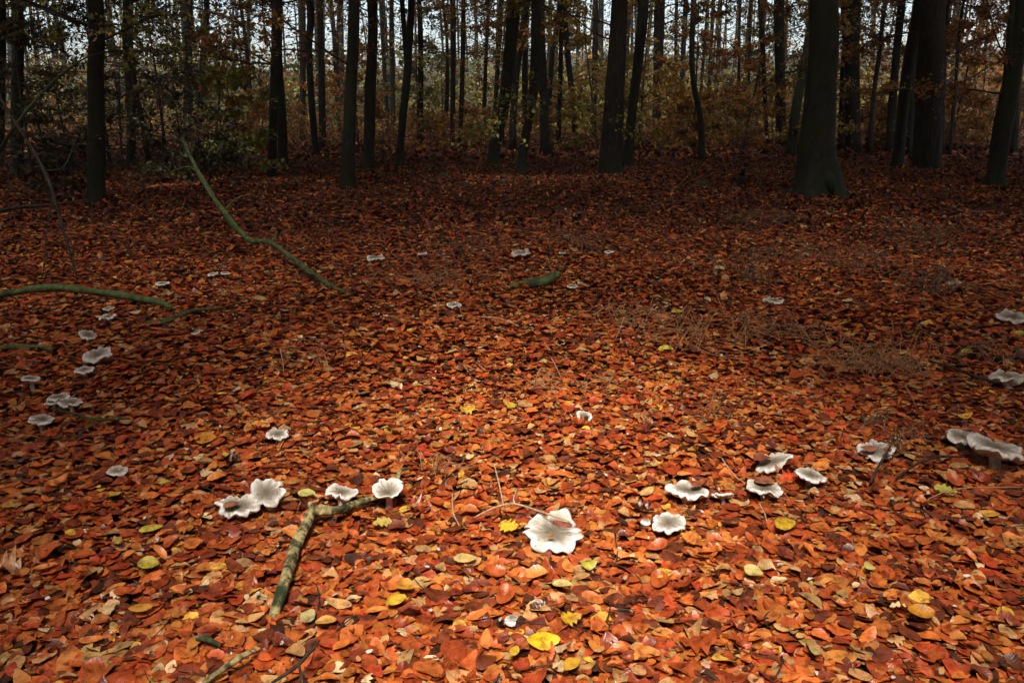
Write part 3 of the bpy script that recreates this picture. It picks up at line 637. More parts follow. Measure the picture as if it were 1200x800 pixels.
STALK = [(508, 338, 514, 375, 'straight pale dry stalk left of the small mushroom before the mossy log'), (536, 352, 543, 378, 'short pale dry stalk beside the small mushroom before the mossy log'),
         (646, 419, 659, 447, 'bright straight dry stalk leaning left above the curl of pale fern'), (752, 485, 772, 505, 'dry stalk lying slantwise right of the small low mushroom'),
         (731, 372, 720, 400, 'dry stalk bent right in the fern tangle left of the lone yellow leaf'), (838, 342, 850, 372, 'tallest pale dry stalk, over the heap of tangled fern'),
         (873, 383, 873, 412, 'upright dry stalk right of the heap of tangled fern'), (963, 380, 972, 405, 'leaning dry stalk behind the widest fern heap'),
         (984, 376, 985, 412, 'upright dry stalk behind the widest fern heap'), (1045, 376, 1046, 393, 'short upright dry stalk right of the widest fern heap'),
         (380, 415, 386, 440, 'upright dry stalk right of the loose pale fern tuft'), (328, 408, 333, 442, 'upright dry stalk in the loose pale fern tuft'),
         (502, 262, 505, 290, 'faint dry stalk above the tiny white mushroom'), (558, 425, 574, 440, 'small slanting dry stalk in the middle left of the low mushroom'),
         (1060, 450, 1075, 480, 'leaning dry stalk in front of the widest fern heap'), (466, 265, 470, 300, 'faint tall dry stalk right of the ragged white mushroom'),
         (640, 298, 645, 318, 'faint dry stalk directly behind the mossy log')]
for (a, b, c, d, lab) in STALK:
    g = g3(c, d, .0); tpos = atY(a, b, g.y + 0.02)
    stick('dry_stalk', [g, (g + tpos) / 2 + Vector((.004, 0, 0)), tpos], [.0024, .0022, .0015], M_STRAW, lab, 'stalk', n=6, sides=5, bump=0, group='dry stalks in the leaf litter')

# ------------------------------------------------------------------ heaps of dead fern
FERN = [(845, 400, 62, 0.20, 110, 0, 'heap of tangled brown dead fern right of the lone yellow leaf'), (1010, 445, 78, 0.20, 150, 0, 'widest heap of tangled dead fern, in front on the right'),
        (935, 400, 45, 0.14, 60, 0, 'thin tangle of dead fern between the two large heaps'), (492, 335, 46, 0.18, 70, 0, 'arching dead fern left of the short mossy log'),
        (335, 436, 36, 0.12, 34, 0, 'loose tuft of pale dead fern in front of the leaning green branch'), (742, 378, 36, 0.17, 60, 0, 'dead fern tangle left of the lone yellow leaf'),
        (655, 470, 46, 0.10, 34, 0, 'thin curl of pale dry fern beside a yellow leaf'), (985, 312, 58, 0.22, 90, 1, 'dark dead fern patch behind the large heaps'),
        (1110, 345, 46, 0.22, 80, 1, 'dark fern clump round the long stemmed mushroom'), (1070, 285, 60, 0.25, 90, 1, 'dark dead fern patch far right before the trees'),
        (870, 322, 45, 0.18, 60, 1, 'faint dark fern tangle behind the small wavy mushroom'), (700, 292, 36, 0.14, 40, 1, 'dark fern tuft behind the short mossy log'),
        (1150, 430, 44, 0.13, 50, 1, 'dark fern strands behind the dark straight stick'), (1040, 520, 40, 0.10, 36, 1, 'dark twiggy fern scraps round the torn mushroom'),
        (560, 300, 40, 0.16, 40, 1, 'dim fern tangle left of the greyish mushroom'), (890, 270, 60, 0.2, 50, 1, 'dim low fern before the big right trunk'),
        (520, 560, 34, 0.08, 24, 0, 'small scatter of dry fern strands behind the arching twig'), (820, 492, 30, 0.09, 24, 0, 'few dry fern strands in the middle of the litter')]
for k, (px, py, wpx, hh, ns, dark, lab) in enumerate(FERN):
    p = at(px, py); R = wpx * depth(p) / F
    root = empty('dead_fern', p, lab, 'dead fern', 'dead fern tangles')
    t = Tubes(); mt = M_FERN_D if dark else M_FERN; cl_ = rng.normal(0, .5 * R, (5, 2))
    for j in range(int(ns * .42)):
        ci = cl_[rng.integers(0, len(cl_))]; a = rng.uniform(0, 6.283); rd = R * .28 * abs(rng.normal()); s = np.array([ci[0] + rd * math.cos(a), ci[1] + rd * math.sin(a), 0.0]); s[2] = gz(p.x + s[0], p.y + s[1]) - p.z + 0.02
        b = rng.uniform(0, 6.283); ln = rng.uniform(0.35, 1.3) * R; hgt = rng.uniform(0.2, 1.0) * hh * rng.uniform(.4, 1.1)
        m1 = s + np.array([math.cos(b) * ln * .35, math.sin(b) * ln * .3, hgt]); m2 = s + np.array([math.cos(b + .5) * ln * .8, math.sin(b + .5) * ln * .7, hgt * rng.uniform(.5, .95)])
        e = s + np.array([math.cos(b + .9) * ln * 1.1, math.sin(b + .9) * ln, 0.03])
        c = spline([s, m1, m2, e], 9); rad = 0.0012 * (1.0 + 0.12 * p.y) * rng.uniform(.7, 1.2)
        t.add(c, np.linspace(rad * 1.3, rad * .5, 9), 4, cap=False)
        for u in (2, 3, 4, 5, 6, 7):        # side fronds
            if rng.random() < 0.9:
                sgn = rng.choice((-1, 1)); f = np.array([math.cos(b + sgn * 1.2), math.sin(b + sgn * 1.2), rng.uniform(-.5, .2)]) * R * rng.uniform(.06, .17)
                w_ = rng.normal(0, R * .03, 3)
                t.add(np.array([c[u], c[u] + f * .5 + w_, c[u] + f]), [rad * .8, rad * .6, rad * .4], 3, cap=False)
    o = link('frond_tangle', t.mesh('frond_tangle', mt), root); tag(o, kind='stuff')

# ------------------------------------------------------------------ trees
PATCH = (0.12, 2.25, 0.74, 1.9)              # pool of light the unseen canopy gap is shaped for: x, y, half sizes
SUN_GAPS = [(-4.75, 13.9, 1.3, 1.3), (0.4, 14.6, 1.5, 0.9)]
def keep_gap(P):                              # opens invented gaps in the unseen leaves so sun reaches chosen spots
    t = P[:, 2] / SUN.z
    x, y = P[:, 0] - SUN.x * t, P[:, 1] - SUN.y * t
    q = ((x - PATCH[0]) / PATCH[2]) ** 2 + ((y - PATCH[1]) / PATCH[3]) ** 2
    k = q > 1.0 + np.abs(rng.normal(0, 0.8, len(P)))
    for gx_, gy_, rx_, ry_ in SUN_GAPS:         # canopy thinned on purpose to let sun onto the bright sprays
        k &= ((x - gx_) / rx_) ** 2 + ((y - gy_) / ry_) ** 2 > 1.1 * rng.random(len(P))
    return k

def spray(origin, direction, length, tw, nleaf, kind, lsize, droop=0.15):
    """one flat layered beech spray: a twig with side twigs, leaves along them"""
    d = np.array(tuple(direction), float); d /= np.linalg.norm(d); o = np.array(tuple(origin), float)
    side = np.cross(d, [0, 0, 1.0]); side /= np.linalg.norm(side) + 1e-9
    n = 6; t = np.linspace(0, 1, n)[:, None]
    c = o + d * length * t + np.array([0, 0, -droop * length]) * t ** 2 + side * 0.08 * length * np.sin(t * 3 + rng.uniform(0, 6))
    r0 = 0.006 + 0.004 * length
    tw.add(c, np.linspace(r0, r0 * .3, n), 4, cap=False)
    pos = []; per = max(1, nleaf // 8)
    for k in range(8):
        u = rng.uniform(.2, 1); b = o + d * length * u + np.array([0, 0, -droop * length * u * u]); sg = -1 if k % 2 else 1
        e = b + side * sg * length * rng.uniform(.18, .42) * (1.15 - u * .6) + d * length * rng.uniform(.08, .25) + np.array([0, 0, rng.uniform(-.10, .02) * length])
        tw.add(np.array([b, (b + e) / 2 + [0, 0, .02 * length], e]), [r0 * .45, r0 * .35, r0 * .2], 3, cap=False)
        if nleaf:
            f = rng.random((per, 1)); pos.append(b * (1 - f) + e * f + rng.normal(0, .06 * length ** .5, (per, 3)) * [1, 1, 1.1])
    return np.concatenate(pos) if pos else np.zeros((0, 3))
def leaf_cloud(P, size, kind, tpl=T_FLAT, flat=0.45):
    n = len(P)
    return leaves(tpl, P, size * rng.uniform(.7, 1.3, n), rng.uniform(0, 6.283, n), rng.normal(-.25, flat, n), rng.normal(0, flat, n), aut_cols(kind, n), 0.15, 0.62, 0.0)

def tree(ctrl, label, bark='beech', limbs=5, leaf='orange', low=0.35, nleaf=40, flare=0.35, far=False, canopy=1.0, fork=None, extra=None, group='trees of the wood', lobes=5):
    """ctrl: (px, py, width px) from the foot upwards, first row is the foot; the trunk goes on above the picture"""
    fx, fy, fw = ctrl[0]
    base = at(fx, max(fy, 157.5)); Yb = base.y
    if Yb > 38: Yb = 38.0
    base = atY(fx, fy, Yb); base.z = float(gz(base.x, base.y))
    pts, rad = [], []
    for k, (px, py, w) in enumerate(ctrl):
        q = base.copy() if k == 0 else atY(px, py, Yb)
        pts.append(q); rad.append(w / 2 * depth(q) / F)
    if fy < 157.5: pass
    d = (pts[-1] - pts[-2]).normalized(); hgt = rng.uniform(10, 13)
    z0 = pts[-1].z; d = Vector((d.x * .5, rng.normal(0, .03), 1)).normalized()
    for f in (0.35, 0.7, 1.0):
        pts.append(pts[len(ctrl) - 1] + d * (hgt - z0) * f + Vector((rng.normal(0, .15), rng.normal(0, .15), 0))); rad.append(rad[len(ctrl) - 1] * (1 - 0.55 * f))
    pts[0] = pts[0] - Vector((0, 0, 0.06))
    root = empty('beech_tree' if bark == 'beech' else 'oak_tree', base, label, 'tree', group)
    near = Yb < 20
    m_ = 46 if near else 26
    c = spline(pts, m_ * 2 if near else m_); r_ = spline([(v,) for v in rad], len(c))[:, 0]
    # put more rings near the foot
    M = (M_BEECH if Yb < 22 else M_FARBARK_SHADE) if bark == 'beech' else M_OAK  # far trunks get the darkened bark in place of cast shade
    if near and flare == 0.35: flare = rng.uniform(.35, .6); lobes = int(rng.integers(3, 7))
    t = Tubes(); t.add(c, r_, (40 if bark == 'oak' else 28) if near else 12, bump=0.05 if bark == 'beech' else 0.04, flare=flare, lobes=lobes, seed=fx * .37,
                      ridge=0.07 if bark == 'oak' and near else 0, rib=22)
    link('trunk', t.mesh('trunk', M, base), root)
    for fk in (fork or []):                   # a second stem
        ft = Tubes(); fp = [atY(px, py, Yb) for px, py, w in fk]; fr = [w / 2 * depth(q) / F for q, (_, _, w) in zip(fp, fk)]
        e = fp[-1] + (fp[-1] - fp[-2]).normalized() * 3.5; fp.append(e); fr.append(fr[-1] * .6)
        cc = spline(fp, 24); ft.add(cc, np.interp(np.linspace(0, 1, 24), np.linspace(0, 1, len(fr)), fr), 14 if near else 8, bump=.04, seed=fx)
        link('stem', ft.mesh('stem', M, base), root)
    # limbs and leaves
    LP = []
    ztop = top_z(Yb)
    for k in range(limbs):
        lo = max(1.2, ztop * (1 - low)); hz = rng.uniform(lo, ztop * 1.25 + 0.8)
        i = int(np.argmin(abs(c[:, 2] - hz))); o = Vector(c[i]); a = rng.uniform(0, 6.283)
        dr = Vector((math.cos(a), math.sin(a) * .8, rng.uniform(-.05, .45))).normalized(); ln = rng.uniform(1.2, 2.8)
        tw = Tubes(); n = 8; tt = np.linspace(0, 1, n)[:, None]
        cc = np.array(o) + np.array(dr) * ln * tt + np.array([0, 0, .25 * ln]) * tt ** 2 * rng.uniform(-.6, 1.6) + np.cumsum(rng.normal(0, .035, (n, 3)), 0) * tt ** .5
        rb = min(r_[i] * .22, .018); tw.add(cc, np.linspace(rb, rb * .25, n), 5, cap=False)
        for s in range(6):
            u = rng.integers(2, n); b = rng.uniform(-1.1, 1.1) + a
            P = spray(cc[u], (math.cos(b), math.sin(b), rng.uniform(-.5, .6)), rng.uniform(.4, 1.1), tw, nleaf, leaf, .07)
            LP.append(P)
        link('branch', tw.mesh('branch', M_TWIG, base), root)
    if extra:
        for (px, py, dpx, dpy, dY, nl) in extra:
            tw = Tubes(); o = atY(px, py, Yb); e = atY(px + dpx, py + dpy, Yb + dY)
            LP.append(spray(o, e - o, (e - o).length, tw, nl, leaf, .07, droop=.12))
            link('branch', tw.mesh('branch', M_TWIG, base), root)
    arr = []
    P = np.concatenate(LP) if LP else np.zeros((0, 3))
    P = P[P[:, 2] > 0.4] if len(P) else P
    if len(P): arr.append(leaf_cloud(P, 0.085 if Yb > 14 else 0.07, leaf, flat=.7))
    # high crown, above the picture
    nC = int((900 if Yb < 15 else 220) * canopy); a = rng.uniform(0, 6.283, nC); rd = 3.6 * np.sqrt(rng.random(nC))
    zc = max(ztop + 1.0, 5.5) + rng.random(nC) ** 1.2 * 4.5
    tp = Vector(c[-1]); P = np.stack([tp.x * .6 + base.x * .4 + rd * np.cos(a), tp.y + rd * np.sin(a), zc], -1)
    P = P[keep_gap(P)]
    P = P[P[:, 2] > H + np.clip(P[:, 1], 0, None) * 0.125 + 0.5]
    if len(P): arr.append(leaf_cloud(P, 0.27, leaf, flat=0.35))
    link('crown', leaf_mesh('crown', join(arr), M_CROWN, base), root)
    return root

B, O = 'beech', 'oak'
TR = [
 # control points foot -> top, label, bark, options
 ([(958, 229, 47), (959, 205, 45), (957, 170, 40), (962, 105, 35), (965, 0, 33)], 'thickest smooth beech trunk with flared mossy roots and a knot at its foot', B, dict(flare=.62, limbs=3, leaf='olive', lobes=4)),
 ([(715, 204, 27), (716, 180, 25), (721, 100, 22), (726, 0, 19)], 'stout rough barked trunk in the middle with a slanting trunk close against its right', O, dict(flare=.3, limbs=4, leaf='yellow')),
 ([(735, 192, 12), (741, 130, 11), (749, 60, 12), (754, 0, 13)], 'dark trunk slanting up right from behind the stout middle trunk', B, dict(limbs=4, leaf='yellow')),
 ([(1087, 198, 29), (1088, 120, 29), (1093, 0, 28)], 'stout furrowed trunk on the right with slanting trunks at its left', O, dict(flare=.3, limbs=3, leaf='orange')),
 ([(1051, 196, 14), (1056, 150, 13), (1064, 80, 13), (1075, 20, 13), (1078, 0, 13)], 'dark trunk leaning right until it meets the stout furrowed trunk', B, dict(limbs=2, leaf='orange')),
 ([(1166, 219, 20), (1170, 180, 20), (1181, 120, 21), (1192, 60, 16), (1199, 0, 15)], 'dark forked trunk leaning out at the right edge', B, dict(limbs=5, leaf='orange', fork=[[(1180, 130, 12), (1182, 70, 9), (1187, 0, 7)]], low=.6)),
 ([(407, 222, 17), (408, 190, 17), (411, 110, 14), (415, 0, 13)], 'straight dark trunk standing nearest on the left of the middle', B, dict(flare=.6, limbs=3, leaf='orange')),
 ([(431, 196, 13), (433, 150, 13), (434, 105, 13), (436, 60, 12), (436, 0, 12)], 'slightly wavy dark trunk right behind the nearest straight one', B, dict(limbs=4, leaf='yellow')),
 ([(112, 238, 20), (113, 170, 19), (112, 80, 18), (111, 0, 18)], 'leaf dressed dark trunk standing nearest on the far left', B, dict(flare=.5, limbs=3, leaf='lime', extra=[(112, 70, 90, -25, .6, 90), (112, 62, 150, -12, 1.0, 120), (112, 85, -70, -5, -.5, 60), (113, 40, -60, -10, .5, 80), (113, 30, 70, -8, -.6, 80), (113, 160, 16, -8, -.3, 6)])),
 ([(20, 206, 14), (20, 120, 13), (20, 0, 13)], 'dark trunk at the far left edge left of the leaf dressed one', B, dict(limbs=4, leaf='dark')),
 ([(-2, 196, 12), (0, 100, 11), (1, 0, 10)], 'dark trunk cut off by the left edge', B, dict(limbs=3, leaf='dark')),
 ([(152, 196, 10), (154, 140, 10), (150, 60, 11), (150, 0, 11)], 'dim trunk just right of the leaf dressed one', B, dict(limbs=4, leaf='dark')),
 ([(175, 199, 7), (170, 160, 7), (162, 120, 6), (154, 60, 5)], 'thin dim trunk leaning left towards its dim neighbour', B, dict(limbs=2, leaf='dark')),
 ([(220, 172, 10), (220, 110, 9), (221, 0, 8)], 'straight slim trunk behind the tip of the leaning green branch', B, dict(limbs=4, leaf='olive')),
 ([(232, 176, 7), (235, 110, 7), (239, 50, 7), (242, 0, 7)], 'slim trunk tilted right beside the straight slim one', B, dict(limbs=3, leaf='olive')),
 ([(296, 167, 6), (294, 120, 5), (288, 50, 4.5), (281, 0, 4)], 'thin stem tilted left with a bright yellow green sapling at its foot', B, dict(limbs=4, leaf='orange')),
 ([(318, 208, 11), (320, 140, 10), (323, 70, 11), (324, 0, 11)], 'front stem of the crossing pair of trunks at the left', B, dict(flare=.5, limbs=6, leaf='orange', low=.6, nleaf=18)),
 ([(332, 196, 12), (329, 120, 11), (326, 70, 10), (326, 0, 9)], 'rear stem of the crossing pair of trunks at the left', B, dict(limbs=3, leaf='orange')),
 ([(354, 166, 7), (355, 80, 7), (355, 0, 6)], 'straight slim trunk right of the crossing pair', B, dict(limbs=3, leaf='orange')),
 ([(371, 184, 8), (366, 130, 8), (362, 60, 8), (363, 0, 9)], 'dark trunk bowed left, foremost of three close together', B, dict(limbs=4, leaf='orange')),
 ([(378, 178, 9), (377, 100, 8), (375, 0, 7)], 'straight dark trunk, right one of three close together', B, dict(limbs=3, leaf='orange')),
 ([(398, 160, 6), (395, 100, 6.5), (393, 64, 6), (388, 0, 4)], 'slim forked tree behind the nearest straight trunk', B, dict(limbs=3, leaf='orange', fork=[[(394, 66, 5), (396, 30, 4), (399, 0, 3.5)]])),
 ([(455, 163, 5), (451, 90, 5), (446, 0, 4.5)], 'thin stem tilted left beside the wavy trunk', B, dict(limbs=3, leaf='yellow')),
 ([(461, 166, 5.5), (460, 80, 5.5), (459, 0, 5)], 'thin upright stem just left of the forked dark trunk', B, dict(limbs=3, leaf='orange')),
 ([(467, 196, 9), (471, 150, 9), (477, 90, 9), (480, 40, 9), (482, 0, 8)], 'forked dark trunk tilted slightly right, left of the middle', B, dict(limbs=3, leaf='orange', fork=[[(477, 85, 6), (474, 40, 6), (471, 0, 6)]])),
 ([(492, 174, 6.5), (493, 90, 6.5), (491, 0, 6)], 'slim upright trunk right of the forked dark trunk', B, dict(limbs=4, leaf='yellow')),
 ([(520, 171, 6), (524, 110, 5), (523, 40, 3)], 'thin stem tilted right at the left of a pair of slim trunks', B, dict(limbs=2, leaf='yellow')),
 ([(530, 176, 6), (531, 80, 6), (531, 0, 6)], 'slim straight trunk, left of a close pair', B, dict(limbs=4, leaf='yellow')),
 ([(539, 174, 5.5), (542, 80, 5.5), (543, 0, 5.5)], 'slim straight trunk, right of a close pair', B, dict(limbs=4, leaf='olive')),
 ([(566, 166, 5), (569, 80, 4.5), (572, 0, 4)], 'thin far stem left of the big curved trunk', B, dict(limbs=5, leaf='orange', low=.6)),
 ([(578, 168, 5), (582, 100, 5.5), (588, 0, 6)], 'slim stem showing left above the curve of the big curved trunk', B, dict(limbs=4, leaf='orange', low=.6)),
 ([(577, 195, 14), (580, 170, 13), (590, 125, 14), (597, 70, 15), (602, 0, 15)], 'big curved trunk left of the middle, bowing up to the right', B, dict(limbs=4, leaf='orange', flare=.5)),
 ([(600, 178, 9), (603, 110, 8), (610, 50, 8), (617, 0, 7)], 'dim trunk right behind the big curved one', B, dict(limbs=3, leaf='orange')),
 ([(616, 176, 7), (615, 90, 7), (618, 0, 6)], 'far trunk between the curved and the strongly slanting trunk', B, dict(limbs=3, leaf='yellow')),
 ([(609, 205, 12), (615, 165, 11), (624, 115, 10.5), (628, 60, 12), (629, 0, 12)], 'strongly slanting dark trunk in the middle with green leaf sprays', B, dict(limbs=2, leaf='lime', flare=.35,
      extra=[(626, 116, -58, 22, -1.2, 150), (626, 118, -88, 34, -.6, 120), (626, 112, 60, 22, -.8, 120), (628, 105, 105, 32, .3, 120), (627, 88, -40, 20, -.5, 60), (628, 100, -20, 42, -1, 90)])),
 ([(639, 184, 12), (637, 110, 10), (634, 40, 10), (634, 0, 10)], 'upright dark trunk close behind the strongly slanting one', B, dict(limbs=4, leaf='yellow')),
 ([(654, 175, 5.5), (657, 80, 5.5), (658, 0, 5)], 'slim trunk right of the upright dark trunk', B, dict(limbs=4, leaf='yellow')),
 ([(643, 170, 5), (646, 75, 5.5), (654, 25, 6), (658, 0, 6)], 'slim stem leaning right behind the upright dark trunk', B, dict(limbs=3, leaf='yellow')),
 ([(675, 170, 7), (672, 130, 7), (664, 50, 7), (660, 0, 8)], 'slim trunk bowing left, midway to the stout middle trunk', B, dict(limbs=5, leaf='yellow', low=.6)),
 ([(695, 164, 7.5), (697, 80, 6.5), (698, 0, 6)], 'straight slim trunk just left of the stout middle trunk', B, dict(limbs=5, leaf='yellow', low=.6)),
 ([(769, 168, 11), (771, 80, 11), (773, 0, 13)], 'upright trunk hung with yellow leaves right of the slanting middle pair', B, dict(limbs=5, leaf='yellow', low=.7)),
 ([(793, 163, 4), (792, 80, 4), (793, 0, 4)], 'thin stem left of a close pair behind the S shaped trunk', B, dict(limbs=3, leaf='yellow')),
 ([(799, 163, 6), (800, 80, 6), (804, 0, 6)], 'slim trunk of a close pair left of the S shaped trunk', B, dict(limbs=4, leaf='yellow', low=.7)),
 ([(823, 188, 9), (821, 140, 7.5), (812, 92, 6.5), (811, 45, 6.5), (813, 0, 7)], 'slim dark S shaped trunk standing alone right of the middle', B, dict(limbs=2, leaf='orange', flare=.2)),
 ([(818, 160, 3.5), (822, 100, 3.5), (830, 0, 3.5)], 'very thin stem tilted right behind the S shaped trunk', B, dict(limbs=3, leaf='orange')),
 ([(830, 160, 4.5), (832, 80, 4.5), (836, 0, 4.5)], 'thin straight stem right of the S shaped trunk', B, dict(limbs=5, leaf='orange', low=.7)),
 ([(864, 167, 4), (866, 80, 3.5), (868, 0, 3)], 'thin stem left of two among orange saplings', B, dict(limbs=5, leaf='orange', low=.7)),
 ([(876, 167, 3.5), (878, 80, 3), (880, 0, 3)], 'thin stem right of two among orange saplings', B, dict(limbs=4, leaf='olive', low=.7)),
 ([(900, 173, 4), (896, 100, 5), (891, 0, 6.5)], 'slender stem tilted left, left of the thickest trunk', B, dict(limbs=4, leaf='olive', low=.6)),
 ([(916, 172, 12), (914, 80, 12), (913, 0, 12)], 'dim upright trunk left behind the thickest trunk', B, dict(limbs=4, leaf='olive')),
 ([(926, 185, 12), (934, 120, 11), (946, 60, 11), (956, 0, 10)], 'slanting trunk that vanishes behind the thickest trunk', B, dict(limbs=2, leaf='olive')),
 ([(1000, 181, 18), (999, 100, 17), (997, 40, 20), (997, 0, 22)], 'broad dark trunk right of the thickest trunk', B, dict(limbs=4, leaf='olive', flare=.2, low=.4)),
 ([(986, 179, 9), (988, 100, 8), (990, 30, 7)], 'narrow trunk peeping out left of the broad dark one', B, dict(limbs=2, leaf='olive')),
 ([(1019, 182, 5), (1024, 110, 5), (1031, 60, 5), (1037, 0, 4.5)], 'thin stem tilted right beyond the broad dark trunk', B, dict(limbs=4, leaf='orange', low=.6)),
 ([(1042, 182, 10), (1048, 90, 9), (1057, 0, 9)], 'slim trunk tilted right, left of the leaning one by the furrowed trunk', B, dict(limbs=3, leaf='orange')),
 ([(1068, 184, 9), (1070, 100, 9), (1074, 60, 8)], 'trunk half hidden between the leaning and the stout furrowed trunk', B, dict(limbs=2, leaf='orange')),
 ([(1104, 182, 6), (1106, 80, 6), (1111, 0, 5)], 'slim trunk half hidden at the right of the stout furrowed trunk', B, dict(limbs=3, leaf='orange')),
 ([(1113, 184, 4.5), (1119, 110, 4), (1128, 10, 3.5)], 'thin stem tilted right, alone before orange saplings at the right', B, dict(limbs=4, leaf='orange', low=.6)),
 ([(1188, 184, 9), (1192, 100, 9), (1200, 0, 9)], 'dim trunk behind the forked trunk at the right edge', B, dict(limbs=4, leaf='orange')),
]
for ctrl, lab, bark, kw in TR: tree(ctrl, lab, bark, **kw)

# ------------------------------------------------------------------ saplings under the trees
def sapling(px, py, Y, h, w, nl, leaf, label, size=0.075, name='beech_sapling', cat='sapling', layers=12):
    base = atY(px, py, Y); base.z = float(gz(base.x, base.y))
    root = empty(name, base, label, cat, 'saplings and shrubs under the trees')
    t = Tubes(); lean = Vector((rng.normal(0, .12), rng.normal(0, .1), 1)) * h
    c = spline([base - Vector((0, 0, .05)), base + lean * .5 + Vector((rng.normal(0, .06), 0, 0)), base + lean], 10); t.add(c, np.linspace(.012 + h * .006, .005, 10), 6)
    LP = []
    for k in range(int(layers * 1.6)):
        i = rng.integers(1, 10); a = rng.uniform(0, 6.283); f = 1 - 0.45 * i / 9
        LP.append(spray(c[i], (math.cos(a), math.sin(a), rng.uniform(-.35, .7)), w * f * rng.uniform(.4, 1.1), t, int(nl * rng.uniform(.3, 1.5) * (.8 if leaf == 'dark' else 1.5)), leaf, size, droop=.10))
    if leaf == 'dark':                        # bare twigs too
        for k in range(12):
            a = rng.uniform(0, 6.283); spray(c[rng.integers(1, 10)], (math.cos(a), math.sin(a), rng.uniform(-.6, .8)), w * rng.uniform(.5, 1.3), t, 0, leaf, size, droop=.3)
    link('stem', t.mesh('stem', M_TWIG, base), root)
    P = np.concatenate(LP); P = P[P[:, 2] > 0.08]
    link('crown', leaf_mesh('crown', leaf_cloud(P, size * (1.05 if leaf == 'dark' else 1.4), leaf, flat=0.75), M_CROWN, base), root)
